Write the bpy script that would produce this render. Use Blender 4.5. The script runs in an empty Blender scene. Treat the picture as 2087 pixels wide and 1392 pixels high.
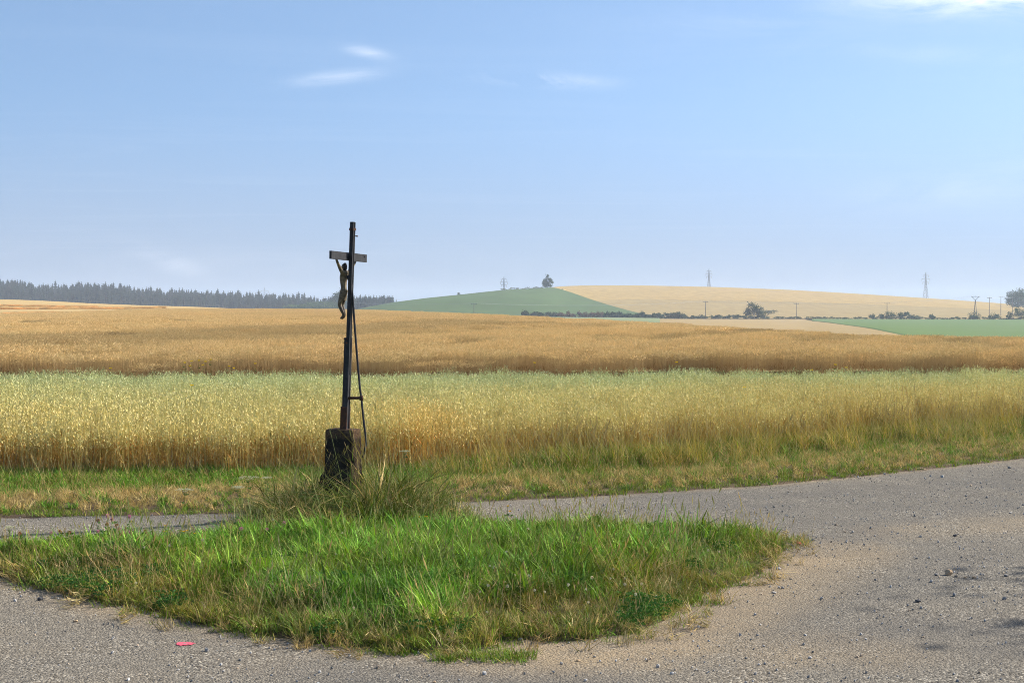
import bpy, bmesh, math, random
import numpy as np
from mathutils import Vector, Matrix

random.seed(7)
RNG = np.random.default_rng(11)
R = math.radians
scene = bpy.context.scene
COL = scene.collection

# ------------------------------------------------------------------ camera
CAM_H = 2.0
PITCH = math.atan(76 / 2900)
cam = bpy.data.cameras.new('camera')
cam.sensor_width = 36.0
cam.lens = 36.0 * 2900 / 2087
cam.clip_start = 0.1
cam.clip_end = 20000
cam_ob = bpy.data.objects.new('camera', cam)
COL.objects.link(cam_ob)
cam_ob.location = (0, 0, CAM_H)
cam_ob.rotation_euler = (R(90) - PITCH, 0, 0)
scene.camera = cam_ob

# ------------------------------------------------------------------ light
SUN_EL, SUN_AZ = R(35), R(67)          # azimuth clockwise from +Y (straight ahead)
SUN_DIR = Vector((math.sin(SUN_AZ) * math.cos(SUN_EL), math.cos(SUN_AZ) * math.cos(SUN_EL), math.sin(SUN_EL)))
sun = bpy.data.lights.new('sun', 'SUN')
sun.energy = 5.0
sun.angle = R(0.53)
sun.color = (1.0, 0.93, 0.82)
sun_ob = bpy.data.objects.new('sun', sun)
COL.objects.link(sun_ob)
sun_ob.rotation_euler = (-SUN_DIR).to_track_quat('-Z', 'Y').to_euler()
sun_ob.location = SUN_DIR * 60

world = bpy.data.worlds.new('World')
scene.world = world
world.use_nodes = True
wt = world.node_tree
wt.nodes.clear()


def wn(t, **kw):
    n = wt.nodes.new(t)
    for k, v in kw.items():
        setattr(n, k, v)
    return n


def wmath(op, a, b=None, c=None, clamp=False):
    n = wt.nodes.new('ShaderNodeMath')
    n.operation = op
    n.use_clamp = clamp
    for i, v in enumerate((a, b, c)):
        if v is None:
            continue
        if isinstance(v, (int, float)):
            n.inputs[i].default_value = v
        else:
            wt.links.new(v, n.inputs[i])
    return n.outputs[0]


w_out = wn('ShaderNodeOutputWorld')
w_bg = wn('ShaderNodeBackground')
w_bg.inputs['Strength'].default_value = 0.10
sky = wn('ShaderNodeTexSky', sky_type='NISHITA')
sky.sun_disc = False
sky.sun_elevation = SUN_EL
sky.sun_rotation = SUN_AZ
sky.altitude = 500
sky.air_density = 1.0
sky.dust_density = 0.9
sky.ozone_density = 2.5
tc = wn('ShaderNodeTexCoord')
lift = wn('ShaderNodeVectorMath', operation='ADD')
squash = wn('ShaderNodeVectorMath', operation='MULTIPLY')
squash.inputs[1].default_value = (1, 1, .6)
lift.inputs[1].default_value = (0, 0, .17)
wt.links.new(tc.outputs['Generated'], squash.inputs[0])
wt.links.new(squash.outputs[0], lift.inputs[0])
nrm_ = wn('ShaderNodeVectorMath', operation='NORMALIZE')
wt.links.new(lift.outputs[0], nrm_.inputs[0])
wt.links.new(nrm_.outputs[0], sky.inputs['Vector'])
sep = wn('ShaderNodeSeparateXYZ')
wt.links.new(tc.outputs['Generated'], sep.inputs[0])
dx, dy, dz = sep.outputs
# thin cirrus: streaky noise over the whole dome, thicker where the wisps hang
zc = wmath('MAXIMUM', dz, 0.03)
comb = wn('ShaderNodeCombineXYZ')
wt.links.new(wmath('DIVIDE', dx, zc), comb.inputs[0])
wt.links.new(wmath('DIVIDE', dy, zc), comb.inputs[1])
mp = wn('ShaderNodeMapping')
mp.inputs['Rotation'].default_value = (0, 0, R(8))
mp.inputs['Scale'].default_value = (0.35, 0.9, 1)
wt.links.new(comb.outputs[0], mp.inputs[0])
cn = wn('ShaderNodeTexNoise')
cn.inputs['Scale'].default_value = 0.8
cn.inputs['Detail'].default_value = 7
cn.inputs['Roughness'].default_value = 0.6
cn.inputs['Distortion'].default_value = 0.6
wt.links.new(mp.outputs[0], cn.inputs['Vector'])
streak = wmath('MULTIPLY', wmath('SUBTRACT', cn.outputs['Fac'], 0.52, clamp=True), 0.16)
az = wmath('ARCTAN2', dx, dy)
el = wmath('ARCSINE', dz)
fn = wn('ShaderNodeTexNoise')
fn.inputs['Scale'].default_value = 9
fn.inputs['Detail'].default_value = 7
fn.inputs['Roughness'].default_value = 0.62
fn.inputs['Distortion'].default_value = 0.9
c2 = wn('ShaderNodeCombineXYZ')
wt.links.new(az, c2.inputs[0])
wt.links.new(wmath('MULTIPLY', el, 4.0), c2.inputs[1])
wt.links.new(c2.outputs[0], fn.inputs['Vector'])
fnv = wmath('MULTIPLY', wmath('SUBTRACT', fn.outputs['Fac'], 0.36, clamp=True), 4.0)
total = streak
F = 2900.0
for (px, py, wx, wy, slope, amp) in ((752, 113, 34, 9, .18, .30), (690, 164, 66, 10, -.12, .34), (1105, 166, 85, 10, .05, .55),
                                    (2030, 2, 180, 34, .05, 2.6), (345, 535, 50, 16, .30, .17), (1960, 392, 190, 34, -.1, .10),
                                    (1560, 60, 260, 30, 0, .06), (620, 540, 500, 40, 0, .05), (1850, 130, 160, 14, .1, .10)):
    a0 = math.atan((px - 1043.5) / F)
    e0 = math.atan((620 - py) / F)
    da = wmath('SUBTRACT', az, a0)
    de = wmath('ADD', wmath('SUBTRACT', el, e0), wmath('MULTIPLY', da, slope))
    q = wmath('ADD', wmath('POWER', wmath('ABSOLUTE', wmath('MULTIPLY', da, F / wx)), 2.0),
              wmath('POWER', wmath('ABSOLUTE', wmath('MULTIPLY', de, F / wy)), 2.0))
    g = wmath('POWER', 2.718, wmath('MULTIPLY', q, -0.7))
    total = wmath('ADD', total, wmath('MULTIPLY', wmath('MULTIPLY', g, fnv), amp))
total = wmath('MINIMUM', total, 0.85)
hs = wn('ShaderNodeHueSaturation')
hs.inputs['Saturation'].default_value = 1.0
hs.inputs['Value'].default_value = 1.0
wt.links.new(sky.outputs[0], hs.inputs['Color'])
cmx = wn('ShaderNodeMix', data_type='RGBA')
wt.links.new(total, cmx.inputs[0])
# lilac-grey dust haze that hugs the horizon all round
hzm = wn('ShaderNodeMapRange', interpolation_type='SMOOTHSTEP')
hzm.inputs['From Min'].default_value = 0.15
hzm.inputs['From Max'].default_value = -0.02
hzm.inputs['To Max'].default_value = 0.75
wt.links.new(dz, hzm.inputs['Value'])
hmx = wn('ShaderNodeMix', data_type='RGBA')
wt.links.new(hzm.outputs[0], hmx.inputs[0])
wt.links.new(hs.outputs[0], hmx.inputs[6])
hmx.inputs[7].default_value = (2.6, 2.85, 3.5, 1)
wt.links.new(hmx.outputs[2], cmx.inputs[6])
cmx.inputs[7].default_value = (7.0, 7.3, 7.9, 1)
wt.links.new(cmx.outputs[2], w_bg.inputs['Color'])
wt.links.new(w_bg.outputs[0], w_out.inputs['Surface'])

scene.view_settings.view_transform = 'Standard'
scene.view_settings.look = 'None'
scene.view_settings.exposure = 0.85
scene.view_settings.gamma = 1.0
scene.view_settings.use_curve_mapping = False
scene.render.engine = 'CYCLES'
cy = scene.cycles
cy.max_bounces = 6
cy.diffuse_bounces = 2
cy.glossy_bounces = 2
cy.transmission_bounces = 4
cy.volume_bounces = 1
cy.transparent_max_bounces = 8
cy.caustics_reflective = False
cy.caustics_refractive = False
cy.use_denoising = True
cy.denoiser = 'OPENIMAGEDENOISE'
cy.denoising_input_passes = 'RGB_ALBEDO_NORMAL'
cy.denoising_prefilter = 'NONE'
cy.use_adaptive_sampling = True
cy.adaptive_threshold = 0.015
cy.filter_width = 1.0
cy.use_light_tree = False
world.cycles.sampling_method = 'MANUAL'
world.cycles.sample_map_resolution = 512
scene.render.film_transparent = False


# ------------------------------------------------------------------ projection helpers (photo pixel <-> place)
def ray(px, py):
    u = (np.asarray(px, float) - 1043.5) / F
    v = (696 - np.asarray(py, float)) / F
    sp, cp = math.sin(PITCH), math.cos(PITCH)
    return u, cp + v * sp, -sp + v * cp


def ground_at(px, py, z=0.0):
    x, y, zz = ray(px, py)
    t = (z - CAM_H) / zz
    return float(x * t), float(y * t)


def at(px, py, d):
    x, y, z = ray(px, py)
    t = d / y
    return float(x * t), float(d), float(CAM_H + z * t)


def tan_el(py):
    x, y, z = ray(1043.5, py)
    return z / y


def px_of(x, y):
    return 1043.5 + F * x / np.maximum(y, 1e-3)      # good to a pixel or so


# ------------------------------------------------------------------ mesh helpers
def mesh_obj(name, V, Fc, mats, parent=None, attrs=None, smooth=False, matidx=None, link=True):
    me = bpy.data.meshes.new(name)
    me.from_pydata(np.asarray(V, float).tolist(), [], Fc if isinstance(Fc, list) else np.asarray(Fc).tolist())
    if not isinstance(mats, (list, tuple)):
        mats = [mats]
    for m in mats:
        me.materials.append(m)
    if matidx is not None:
        me.polygons.foreach_set('material_index', np.asarray(matidx, np.int32))
    if smooth:
        me.polygons.foreach_set('use_smooth', np.ones(len(me.polygons), bool))
    for k, a in (attrs or {}).items():
        a = np.asarray(a, np.float32)
        if a.ndim == 1:
            at_ = me.attributes.new(k, 'FLOAT', 'POINT')
            at_.data.foreach_set('value', a)
        else:
            at_ = me.attributes.new(k, 'FLOAT_VECTOR', 'POINT')
            at_.data.foreach_set('vector', np.ascontiguousarray(a[:, :3]).ravel())
    me.update()
    o = bpy.data.objects.new(name, me)
    if link:
        COL.objects.link(o)
    if parent is not None:
        o.parent = parent
    return o


def empty(name, loc, rz=0.0):
    o = bpy.data.objects.new(name, None)
    o.empty_display_size = 0.2
    o.location = loc
    o.rotation_euler = (0, 0, rz)
    COL.objects.link(o)
    return o


def tag(o, label=None, cat=None, group=None, kind=None):
    if label:
        o['label'] = label
    if cat:
        o['category'] = cat
    if group:
        o['group'] = group
    if kind:
        o['kind'] = kind
    return o


class MB:
    """collects shapes for one mesh"""
    def __init__(s):
        s.v, s.f, s.sm = [], [], []

    def add(s, V, Fc):
        b = len(s.v)
        s.v += [tuple(p) for p in V]
        s.f += [tuple(i + b for i in f) for f in Fc]

    def box(s, c, size, rot=None, bev=0.0, taper=1.0):
        hx, hy, hz = (q / 2 for q in size)
        M = rot or Matrix.Identity(3)
        if bev <= 0:
            P = [(-hx, -hy, -hz), (hx, -hy, -hz), (hx, hy, -hz), (-hx, hy, -hz)]
            P += [(x * taper, y * taper, hz) for x, y, z in P]
            Fc = [(3, 2, 1, 0), (4, 5, 6, 7), (0, 1, 5, 4), (1, 2, 6, 5), (2, 3, 7, 6), (3, 0, 4, 7)]
        else:
            P, Fc = bevel_box(hx, hy, hz, bev, taper)
        s.add([Vector(c) + M @ Vector(p) for p in P], Fc)

    def tube(s, pts, rad, n=8, caps=True):
        pts = [Vector(p) for p in pts]
        if not isinstance(rad, (list, tuple)):
            rad = [rad] * len(pts)
        V, Fc = [], []
        prev = None
        for i, p in enumerate(pts):
            d = (pts[min(i + 1, len(pts) - 1)] - pts[max(i - 1, 0)]).normalized()
            a = Vector((0, 0, 1)) if abs(d.z) < .9 else Vector((1, 0, 0))
            if prev is not None:
                u = (prev - d * prev.dot(d)).normalized()
            else:
                u = d.cross(a).normalized()
            prev = u
            w = d.cross(u)
            for k in range(n):
                t = 2 * math.pi * k / n
                V.append(p + (u * math.cos(t) + w * math.sin(t)) * rad[i])
        for i in range(len(pts) - 1):
            for k in range(n):
                k2 = (k + 1) % n
                Fc.append((i * n + k, i * n + k2, (i + 1) * n + k2, (i + 1) * n + k))
        if caps:
            Fc.append(tuple(range(n - 1, -1, -1)))
            Fc.append(tuple((len(pts) - 1) * n + k for k in range(n)))
        s.add(V, Fc)

    def build(s, name, mat, parent=None, smooth=False, link=True):
        o = mesh_obj(name, s.v, s.f, mat, parent, smooth=smooth, link=link)
        return o


def bevel_box(hx, hy, hz, b, taper=1.0):
    bm = bmesh.new()
    bmesh.ops.create_cube(bm, size=2)
    for v in bm.verts:
        v.co = Vector((v.co.x * hx, v.co.y * hy, v.co.z * hz))
        if v.co.z > 0:
            v.co.x *= taper
            v.co.y *= taper
    bmesh.ops.bevel(bm, geom=bm.edges[:], offset=b, segments=2, affect='EDGES', profile=.6)
    bm.verts.index_update()
    V = [v.co.copy() for v in bm.verts]
    Fc = [tuple(v.index for v in f.verts) for f in bm.faces]
    bm.free()
    return V, Fc


# cheap value noise in numpy
def vnoise(x, y, seed=0):
    def h(i, j):
        n = (i.astype(np.int64) * 374761393 + j.astype(np.int64) * 668265263 + seed * 1442695041) & 0xffffffff
        n = ((n ^ (n >> 13)) * 1274126177) & 0xffffffff
        return ((n ^ (n >> 16)) & 0xffff) / 65535.0
    x = np.asarray(x, float)
    y = np.asarray(y, float)
    i, j = np.floor(x), np.floor(y)
    a, b = x - i, y - j
    a, b = a * a * (3 - 2 * a), b * b * (3 - 2 * b)
    return (h(i, j) * (1 - a) + h(i + 1, j) * a) * (1 - b) + (h(i, j + 1) * (1 - a) + h(i + 1, j + 1) * a) * b


def fbm(x, y, seed=0, o=4):
    s, t, am = 0, 0, 1
    for k in range(o):
        s = s + am * vnoise(x * 2 ** k, y * 2 ** k, seed + k * 17)
        t += am
        am *= .5
    return s / t


def sstep(a, b, x):
    t = np.clip((np.asarray(x, float) - a) / (b - a), 0, 1)
    return t * t * (3 - 2 * t)


# ------------------------------------------------------------------ materials
class NT:
    def __init__(s, name):
        s.m = bpy.data.materials.new(name)
        s.m.use_nodes = True
        s.t = s.m.node_tree
        s.t.nodes.clear()
        s.out = s.t.nodes.new('ShaderNodeOutputMaterial')

    def n(s, t, ins=None, **kw):
        nd = s.t.nodes.new(t)
        for k, v in kw.items():
            setattr(nd, k, v)
        for k, v in (ins or {}).items():
            s.set(nd, k, v)
        return nd

    def set(s, nd, k, v):
        i = nd.inputs[k]
        if isinstance(v, bpy.types.NodeSocket):
            s.t.links.new(v, i)
        else:
            if isinstance(v, tuple) and len(v) == 3 and i.type == 'RGBA':
                v = v + (1,)
            i.default_value = v

    def math(s, op, a, b=0.0, clamp=False):
        return s.n('ShaderNodeMath', {0: a, 1: b}, operation=op, use_clamp=clamp).outputs[0]

    def noise(s, vec, scale, detail=4, rough=.55, out='Fac', dist=0.0):
        return s.n('ShaderNodeTexNoise', {'Vector': vec, 'Scale': scale, 'Detail': detail, 'Roughness': rough, 'Distortion': dist}).outputs[out]

    def ramp(s, fac, stops, interp='LINEAR'):
        nd = s.n('ShaderNodeValToRGB', {'Fac': fac})
        nd.color_ramp.interpolation = interp
        e = nd.color_ramp.elements
        while len(e) < len(stops):
            e.new(.5)
        for el_, (p, c) in zip(e, stops):
            el_.position = p
            el_.color = tuple(c) + (1,) if len(c) == 3 else c
        return nd.outputs['Color']

    def mix(s, fac, a, b, blend='MIX'):
        nd = s.n('ShaderNodeMix', data_type='RGBA', blend_type=blend)
        s.set(nd, 0, fac)
        s.set(nd, 6, a)
        s.set(nd, 7, b)
        return nd.outputs[2]

    def remap(s, v, a, b, c=0.0, d=1.0):
        nd = s.n('ShaderNodeMapRange', {'Value': v, 'From Min': a, 'From Max': b, 'To Min': c, 'To Max': d})
        return nd.outputs[0]

    def pos(s):
        return s.n('ShaderNodeNewGeometry').outputs['Position']

    def obj(s):
        return s.n('ShaderNodeTexCoord').outputs['Object']

    def mapping(s, vec, scale=(1, 1, 1), rot=(0, 0, 0)):
        return s.n('ShaderNodeMapping', {'Vector': vec, 'Scale': scale, 'Rotation': rot}).outputs[0]

    def attr(s, name, typ='GEOMETRY', out='Vector'):
        nd = s.n('ShaderNodeAttribute')
        nd.attribute_name = name
        nd.attribute_type = typ
        return nd.outputs[out]

    def bump(s, h, strength=.5, dist=.01, normal=None):
        nd = s.n('ShaderNodeBump', {'Height': h, 'Strength': strength, 'Distance': dist})
        if normal is not None:
            s.set(nd, 'Normal', normal)
        return nd.outputs[0]

    def principled(s, col, rough=.8, spec=.3, normal=None, metallic=0.0):
        p = s.n('ShaderNodeBsdfPrincipled', {'Base Color': col, 'Roughness': rough, 'Metallic': metallic, 'Specular IOR Level': spec})
        if normal is not None:
            s.set(p, 'Normal', normal)
        s.t.links.new(p.outputs[0], s.out.inputs[0])
        return p


def leaf_mat(name, transl=.35, rough=.55, inst='INSTANCER', spec=.06, mul=1.0, glow=(1.02, 1.02, .9)):
    """colour carried by the plant (attribute tint) times the colour of its instance"""
    t = NT(name)
    c = t.attr('tint')
    if inst:
        c = t.mix(1.0, c, t.attr('itint', inst), 'MULTIPLY')
    if mul != 1.0:
        c = t.mix(1.0, c, (mul, mul, mul), 'MULTIPLY')
    p = t.n('ShaderNodeBsdfPrincipled', {'Base Color': c, 'Roughness': rough, 'Specular IOR Level': spec})
    tr = t.n('ShaderNodeBsdfTranslucent', {'Color': t.mix(1.0, c, glow, 'MULTIPLY')})
    mx = t.n('ShaderNodeMixShader', {0: transl, 1: p.outputs[0], 2: tr.outputs[0]})
    t.t.links.new(mx.outputs[0], t.out.inputs[0])
    return t.m


M_GRASS = leaf_mat('grass_blade', .22, .6, 'GEOMETRY', .07, 1.0, (1.15, 1.1, .6))
M_DRYG = leaf_mat('straw', .3, .6, 'GEOMETRY')
M_OAT = leaf_mat('oat', .22, .55)
M_WHEAT = leaf_mat('wheat', .2, .6)
M_LEAF = leaf_mat('tree_leaf', .25, .6, inst=None)
M_FLOWER = leaf_mat('petal', .3, .6, inst=None)


def m_road():
    t = NT('worn_gravel_road')
    p = t.pos()
    dust = t.attr('dust', out='Fac')
    dark = t.attr('patch', out='Fac')
    v1 = t.n('ShaderNodeTexVoronoi', {'Vector': p, 'Scale': 75.0}, feature='F1')
    v2 = t.n('ShaderNodeTexVoronoi', {'Vector': p, 'Scale': 120.0}, feature='F1')
    w = t.n('ShaderNodeTexWhiteNoise', {'Vector': v1.outputs['Position']}).outputs['Value']
    w2 = t.n('ShaderNodeTexWhiteNoise', {'Vector': v2.outputs['Position']}).outputs['Value']
    stone = t.ramp(w, [(0, (.035, .034, .033)), (.3, (.115, .110, .102)), (.65, (.205, .193, .172)), (.88, (.33, .305, .265)), (1, (.56, .52, .45))])
    stone2 = t.ramp(w2, [(0, (.05, .049, .048)), (.5, (.165, .157, .143)), (1, (.34, .315, .275))])
    big = t.noise(p, 1.3, 5, .6)
    col = t.mix(t.remap(big, .4, .62), stone, stone2)
    mid = t.noise(p, 7.0, 5, .6)
    col = t.mix(t.remap(mid, .35, .7, 0, .25), col, (.23, .21, .18))
    # dust lying between the chips
    dn = t.noise(p, 2.1, 6, .65)
    dn2 = t.noise(p, 26.0, 4, .6)
    df = t.math('MULTIPLY', dust, t.remap(t.math('ADD', dn, t.math('MULTIPLY', dn2, .5)), .45, .95, .25, 1.1), clamp=True)
    df = t.math('MULTIPLY', df, t.remap(w2, 0, 1, .55, 1.0))
    col = t.mix(df, col, t.mix(t.noise(p, 5.0, 4), (.33, .25, .155), (.41, .32, .215)))
    patch = t.math('MULTIPLY', dark, t.remap(dn, .3, .6), clamp=True)
    col = t.mix(t.math('MULTIPLY', patch, .7), col, t.mix(t.remap(w2, 0, 1, .2, 1.0), (.06, .06, .063), (.16, .157, .153)))
    h = t.math('ADD', t.math('MULTIPLY', t.math('SUBTRACT', 1.0, v1.outputs['Distance']), .6), t.math('MULTIPLY', w, .55))
    h = t.math('ADD', h, t.math('MULTIPLY', dn2, .8))
    col = t.mix(1.0, col, (.86, .845, .80), 'MULTIPLY')
    t.principled(col, .96, .05, t.bump(h, .65, .018))
    return t.m


def m_soil(name, a, b, scale=9.0):
    t = NT(name)
    p = t.pos()
    n1 = t.noise(p, scale, 6, .65)
    n2 = t.noise(p, scale * 7, 4, .6)
    col = t.mix(t.remap(n1, .3, .7), a, b)
    t.principled(col, .95, .15, t.bump(t.math('ADD', n1, t.math('MULTIPLY', n2, .5)), .7, .03))
    return t.m


def m_field(name, a, b, c, fine=3.0, coarse=.02, rows=None, bump=.4, bd=.25):
    """crop cover seen from far: three crop colours, fine tufts, drilled rows"""
    t = NT(name)
    p = t.pos()
    big = t.noise(p, coarse, 5, .6)
    midn = t.noise(t.mapping(p, (1, .35, 1)), coarse * 9, 5, .6)
    fin = t.noise(p, fine, 5, .7)
    col = t.mix(t.remap(big, .3, .7), a, b)
    col = t.mix(t.remap(midn, .38, .72), col, c)
    col = t.mix(t.remap(fin, .3, .7, 0, .6), col, t.mix(.55, col, (.09, .075, .03)))
    h = fin
    if rows:
        wv = t.n('ShaderNodeTexWave', {'Vector': t.mapping(p, (1, 1, 1), (0, 0, rows[0])), 'Scale': rows[1], 'Distortion': 1.5, 'Detail': 2.0, 'Detail Scale': .5}).outputs['Fac']
        col = t.mix(t.remap(wv, .0, .25, rows[2], 0), col, t.mix(.6, col, (.10, .075, .03)))
        h = t.math('ADD', fin, t.math('MULTIPLY', wv, .5))
    t.principled(col, .95, .1, t.bump(h, bump, bd))
    return t.m


def m_plain(name, col, rough=.8, metallic=0.0, var=.25, scale=20.0, spec=.3, bump=.2, bd=.004, col2=None):
    t = NT(name)
    p = t.obj()
    n = t.noise(p, scale, 5, .6)
    c2 = col2 or tuple(q * (1 - var) for q in col)
    c = t.mix(t.remap(n, .35, .65), col, c2)
    t.principled(c, rough, spec, t.bump(n, bump, bd), metallic)
    return t.m


def m_black_paint():
    t = NT('weathered_black_paint')
    p = t.obj()
    n = t.noise(p, 14, 6, .7)
    st = t.noise(t.mapping(p, (60, 60, 6)), 1.0, 4, .6)
    col = t.mix(t.remap(n, .3, .7), (.012, .012, .014), (.035, .037, .042))
    col = t.mix(t.remap(st, .58, .75, 0, .6), col, (.10, .10, .105))
    rust = t.remap(t.noise(p, 9, 5, .7), .62, .74)
    col = t.mix(t.math('MULTIPLY', rust, .7), col, (.10, .035, .014))
    t.principled(col, .7, .2, t.bump(n, .3, .003))
    return t.m


def m_rust():
    t = NT('rusty_black_steel')
    p = t.obj()
    n = t.noise(p, 22, 6, .7)
    col = t.ramp(n, [(.3, (.02, .017, .016)), (.52, (.07, .028, .014)), (.75, (.17, .065, .025))])
    t.principled(col, .8, .25, t.bump(n, .4, .003))
    return t.m


def m_stone_block():
    t = NT('near_black_sandstone')
    p = t.obj()
    nrm = t.n('ShaderNodeNewGeometry').outputs['Normal']
    n = t.noise(p, 11, 7, .7)
    f = t.noise(p, 70, 5, .65)
    col = t.mix(t.remap(n, .35, .65), (.012, .011, .010), (.032, .028, .023))
    # rust and sand tones on the right hand side of the near-black stone
    sp = t.n('ShaderNodeSeparateXYZ', {0: p})
    side = t.remap(t.math('ADD', sp.outputs[0], t.math('MULTIPLY', t.math('SUBTRACT', n, .5), .10)), .118, .142)
    warm = t.ramp(t.noise(t.mapping(p, (5, 9, 3)), 1.6, 6, .65), [(.3, (.010, .008, .007)), (.45, (.022, .014, .009)), (.6, (.055, .038, .021)), (.8, (.045, .04, .028))])
    col = t.mix(side, col, warm)
    moss = t.remap(t.noise(p, 16, 5, .7), .58, .7)
    top = t.remap(sp.outputs[2], .80, .825)
    col = t.mix(t.math('MULTIPLY', top, t.remap(f, .35, .6)), col, (.10, .062, .036))
    col = t.mix(t.math('MULTIPLY', moss, .35), col, (.09, .085, .05))
    t.principled(col, .95, .05, t.bump(t.math('ADD', n, t.math('MULTIPLY', f, .4)), .7, .012))
    return t.m


def m_figure():
    t = NT('aged_cream_paint')
    p = t.obj()
    n = t.noise(t.mapping(p, (30, 30, 13)), 1.0, 6, .7)
    f = t.noise(p, 90, 4, .6)
    col = t.ramp(n, [(.32, (.03, .023, .016)), (.5, (.11, .08, .046)), (.64, (.26, .20, .115)), (.82, (.36, .28, .17))])
    sp = t.n('ShaderNodeSeparateXYZ', {0: p})
    low = t.remap(t.math('ADD', sp.outputs[2], t.math('MULTIPLY', n, .05)), 2.09, 2.05)
    col = t.mix(t.math('MULTIPLY', low, t.remap(f, .35, .6, .35, .85)), col, (.05, .038, .028))
    t.principled(col, .6, .35, t.bump(t.math('ADD', n, f), .3, .003))
    return t.m


M_ROAD = m_road()
M_SOIL = m_soil('field_soil', (.085, .058, .035), (.14, .10, .065))
M_TURF = m_soil('turf_soil', (.055, .045, .02), (.105, .085, .04))
M_BLACK = m_black_paint()
M_RUST = m_rust()
M_BLOCK = m_stone_block()
M_FIG = m_figure()
M_BARK = m_plain('bark', (.10, .075, .055), .95, var=.5, scale=8, bump=.8, bd=.03)
M_PALEBARK = m_plain('pale_bark', (.42, .38, .32), .9, var=.4, scale=6, bump=.5, bd=.02)
M_STEEL = m_plain('galvanised_steel', (.30, .32, .34), .5, .6, var=.2)
M_POLE = m_plain('grey_timber_pole', (.20, .17, .14), .9, var=.3, scale=6)
M_WIRE = m_plain('aluminium_wire', (.45, .46, .47), .5, .5, var=.1)
M_CERAM = m_plain('insulator_ceramic', (.35, .32, .30), .4, var=.1)


# ------------------------------------------------------------------ lie of the land beyond the oats
def curve(pts):
    xs = np.array([p[0] for p in pts], float)
    cols = [np.array([p[i] for p in pts], float) for i in range(1, len(pts[0]))]
    return xs, cols


K1 = curve([(-1600, 655, 200), (-500, 650, 205), (0, 641, 210), (180, 635, 235), (350, 630, 262), (500, 630, 280), (700, 631, 280), (880, 637, 250), (1059, 645, 212), (1230, 654, 180),
            (1400, 663.5, 150), (1672, 681, 112), (1800, 688, 97), (1940, 694, 86), (2087, 701, 78), (2600, 722, 66), (3700, 745, 58)])
# second knot: z and depth
K2 = curve([(-1600, 3.6, 420), (-500, 3.3, 420), (0, 2.72, 420), (100, 2.14, 420), (200, 1.42, 420), (300, .86, 415), (400, .55, 400), (550, -.3, 400), (700, -2.0, 450), (1050, -3.0, 480),
            (1400, -3.4, 500), (1640, -4.3, 540), (1720, -3.0, 330), (1800, -2.0, 200), (1900, -1.65, 120), (2000, -1.6, 98), (2087, -1.62, 91), (2600, -1.9, 80), (3700, -2.2, 74)])
K3 = curve([(-1600, 1, 650), (0, 0, 650), (350, -3, 640), (600, -5, 620), (800, -4.0, 600), (1050, -3.5, 600), (1250, -3.9, 600), (1400, -4.3, 600), (1640, -4.4, 600), (2087, -4.7, 600), (3700, -6, 600)])


def crest(y, d):
    return CAM_H + d * tan_el(y)


K4 = curve([(-1600, 1, 1000), (0, -3, 1000), (350, -8, 1000), (580, -11, 960), (680, -6, 840), (730, crest(630.5, 770), 770), (800, crest(617.5, 785), 785), (870, crest(608.5, 805), 805),
            (940, crest(601.5, 830), 830), (985, crest(596.5, 855), 855), (1030, crest(592, 880), 880), (1075, crest(590, 895), 895), (1112, crest(588, 910), 910), (1150, crest(584.5, 980), 980),
            (1200, crest(583, 1040), 1040), (1300, crest(583, 1090), 1090), (1450, crest(586, 1100), 1100), (1600, crest(591.5, 1100), 1100), (1700, crest(597, 1100), 1100), (1800, crest(603, 1100), 1100),
            (1900, crest(609.5, 1100), 1100), (2000, crest(616, 1100), 1100), (2087, crest(623, 1100), 1100), (2600, crest(632, 1100), 1100), (3700, crest(640, 1100), 1100)])

_fine = np.arange(-1600, 3701, 10.0)


def _smooth(a, s=3):
    k = np.exp(-np.linspace(-2, 2, 2 * s + 1) ** 2)
    k /= k.sum()
    p = np.pad(a, s, mode='edge')
    return np.convolve(p, k, 'valid')


D1 = _smooth(np.interp(_fine, K1[0], K1[1][1]), 6)
Z1 = CAM_H + D1 * np.array([tan_el(y) for y in _smooth(np.interp(_fine, K1[0], K1[1][0]), 4)]) - .97
D2 = _smooth(np.interp(_fine, K2[0], K2[1][1]), 4)
Z2 = _smooth(np.interp(_fine, K2[0], K2[1][0]), 4)
D3 = _smooth(np.interp(_fine, K3[0], K3[1][1]), 4)
Z3 = _smooth(np.interp(_fine, K3[0], K3[1][0]), 4)
D4 = _smooth(np.interp(_fine, K4[0], K4[1][1]), 2)
Z4 = _smooth(np.interp(_fine, K4[0], K4[1][0]), 2)
KD = np.stack([np.full_like(D1, 0.0), np.full_like(D1, 32.0), D1, D2, D3, D4, D4 + 380, np.full_like(D1, 2100.0), np.full_like(D1, 3400.0)])
KZ = np.stack([np.zeros_like(Z1), np.zeros_like(Z1), Z1, Z2, Z3, Z4, Z4 - 7, np.full_like(Z1, -8.0), np.full_like(Z1, -12.0)])


def col_at(px, A):
    return np.interp(px, _fine, A)


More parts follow.
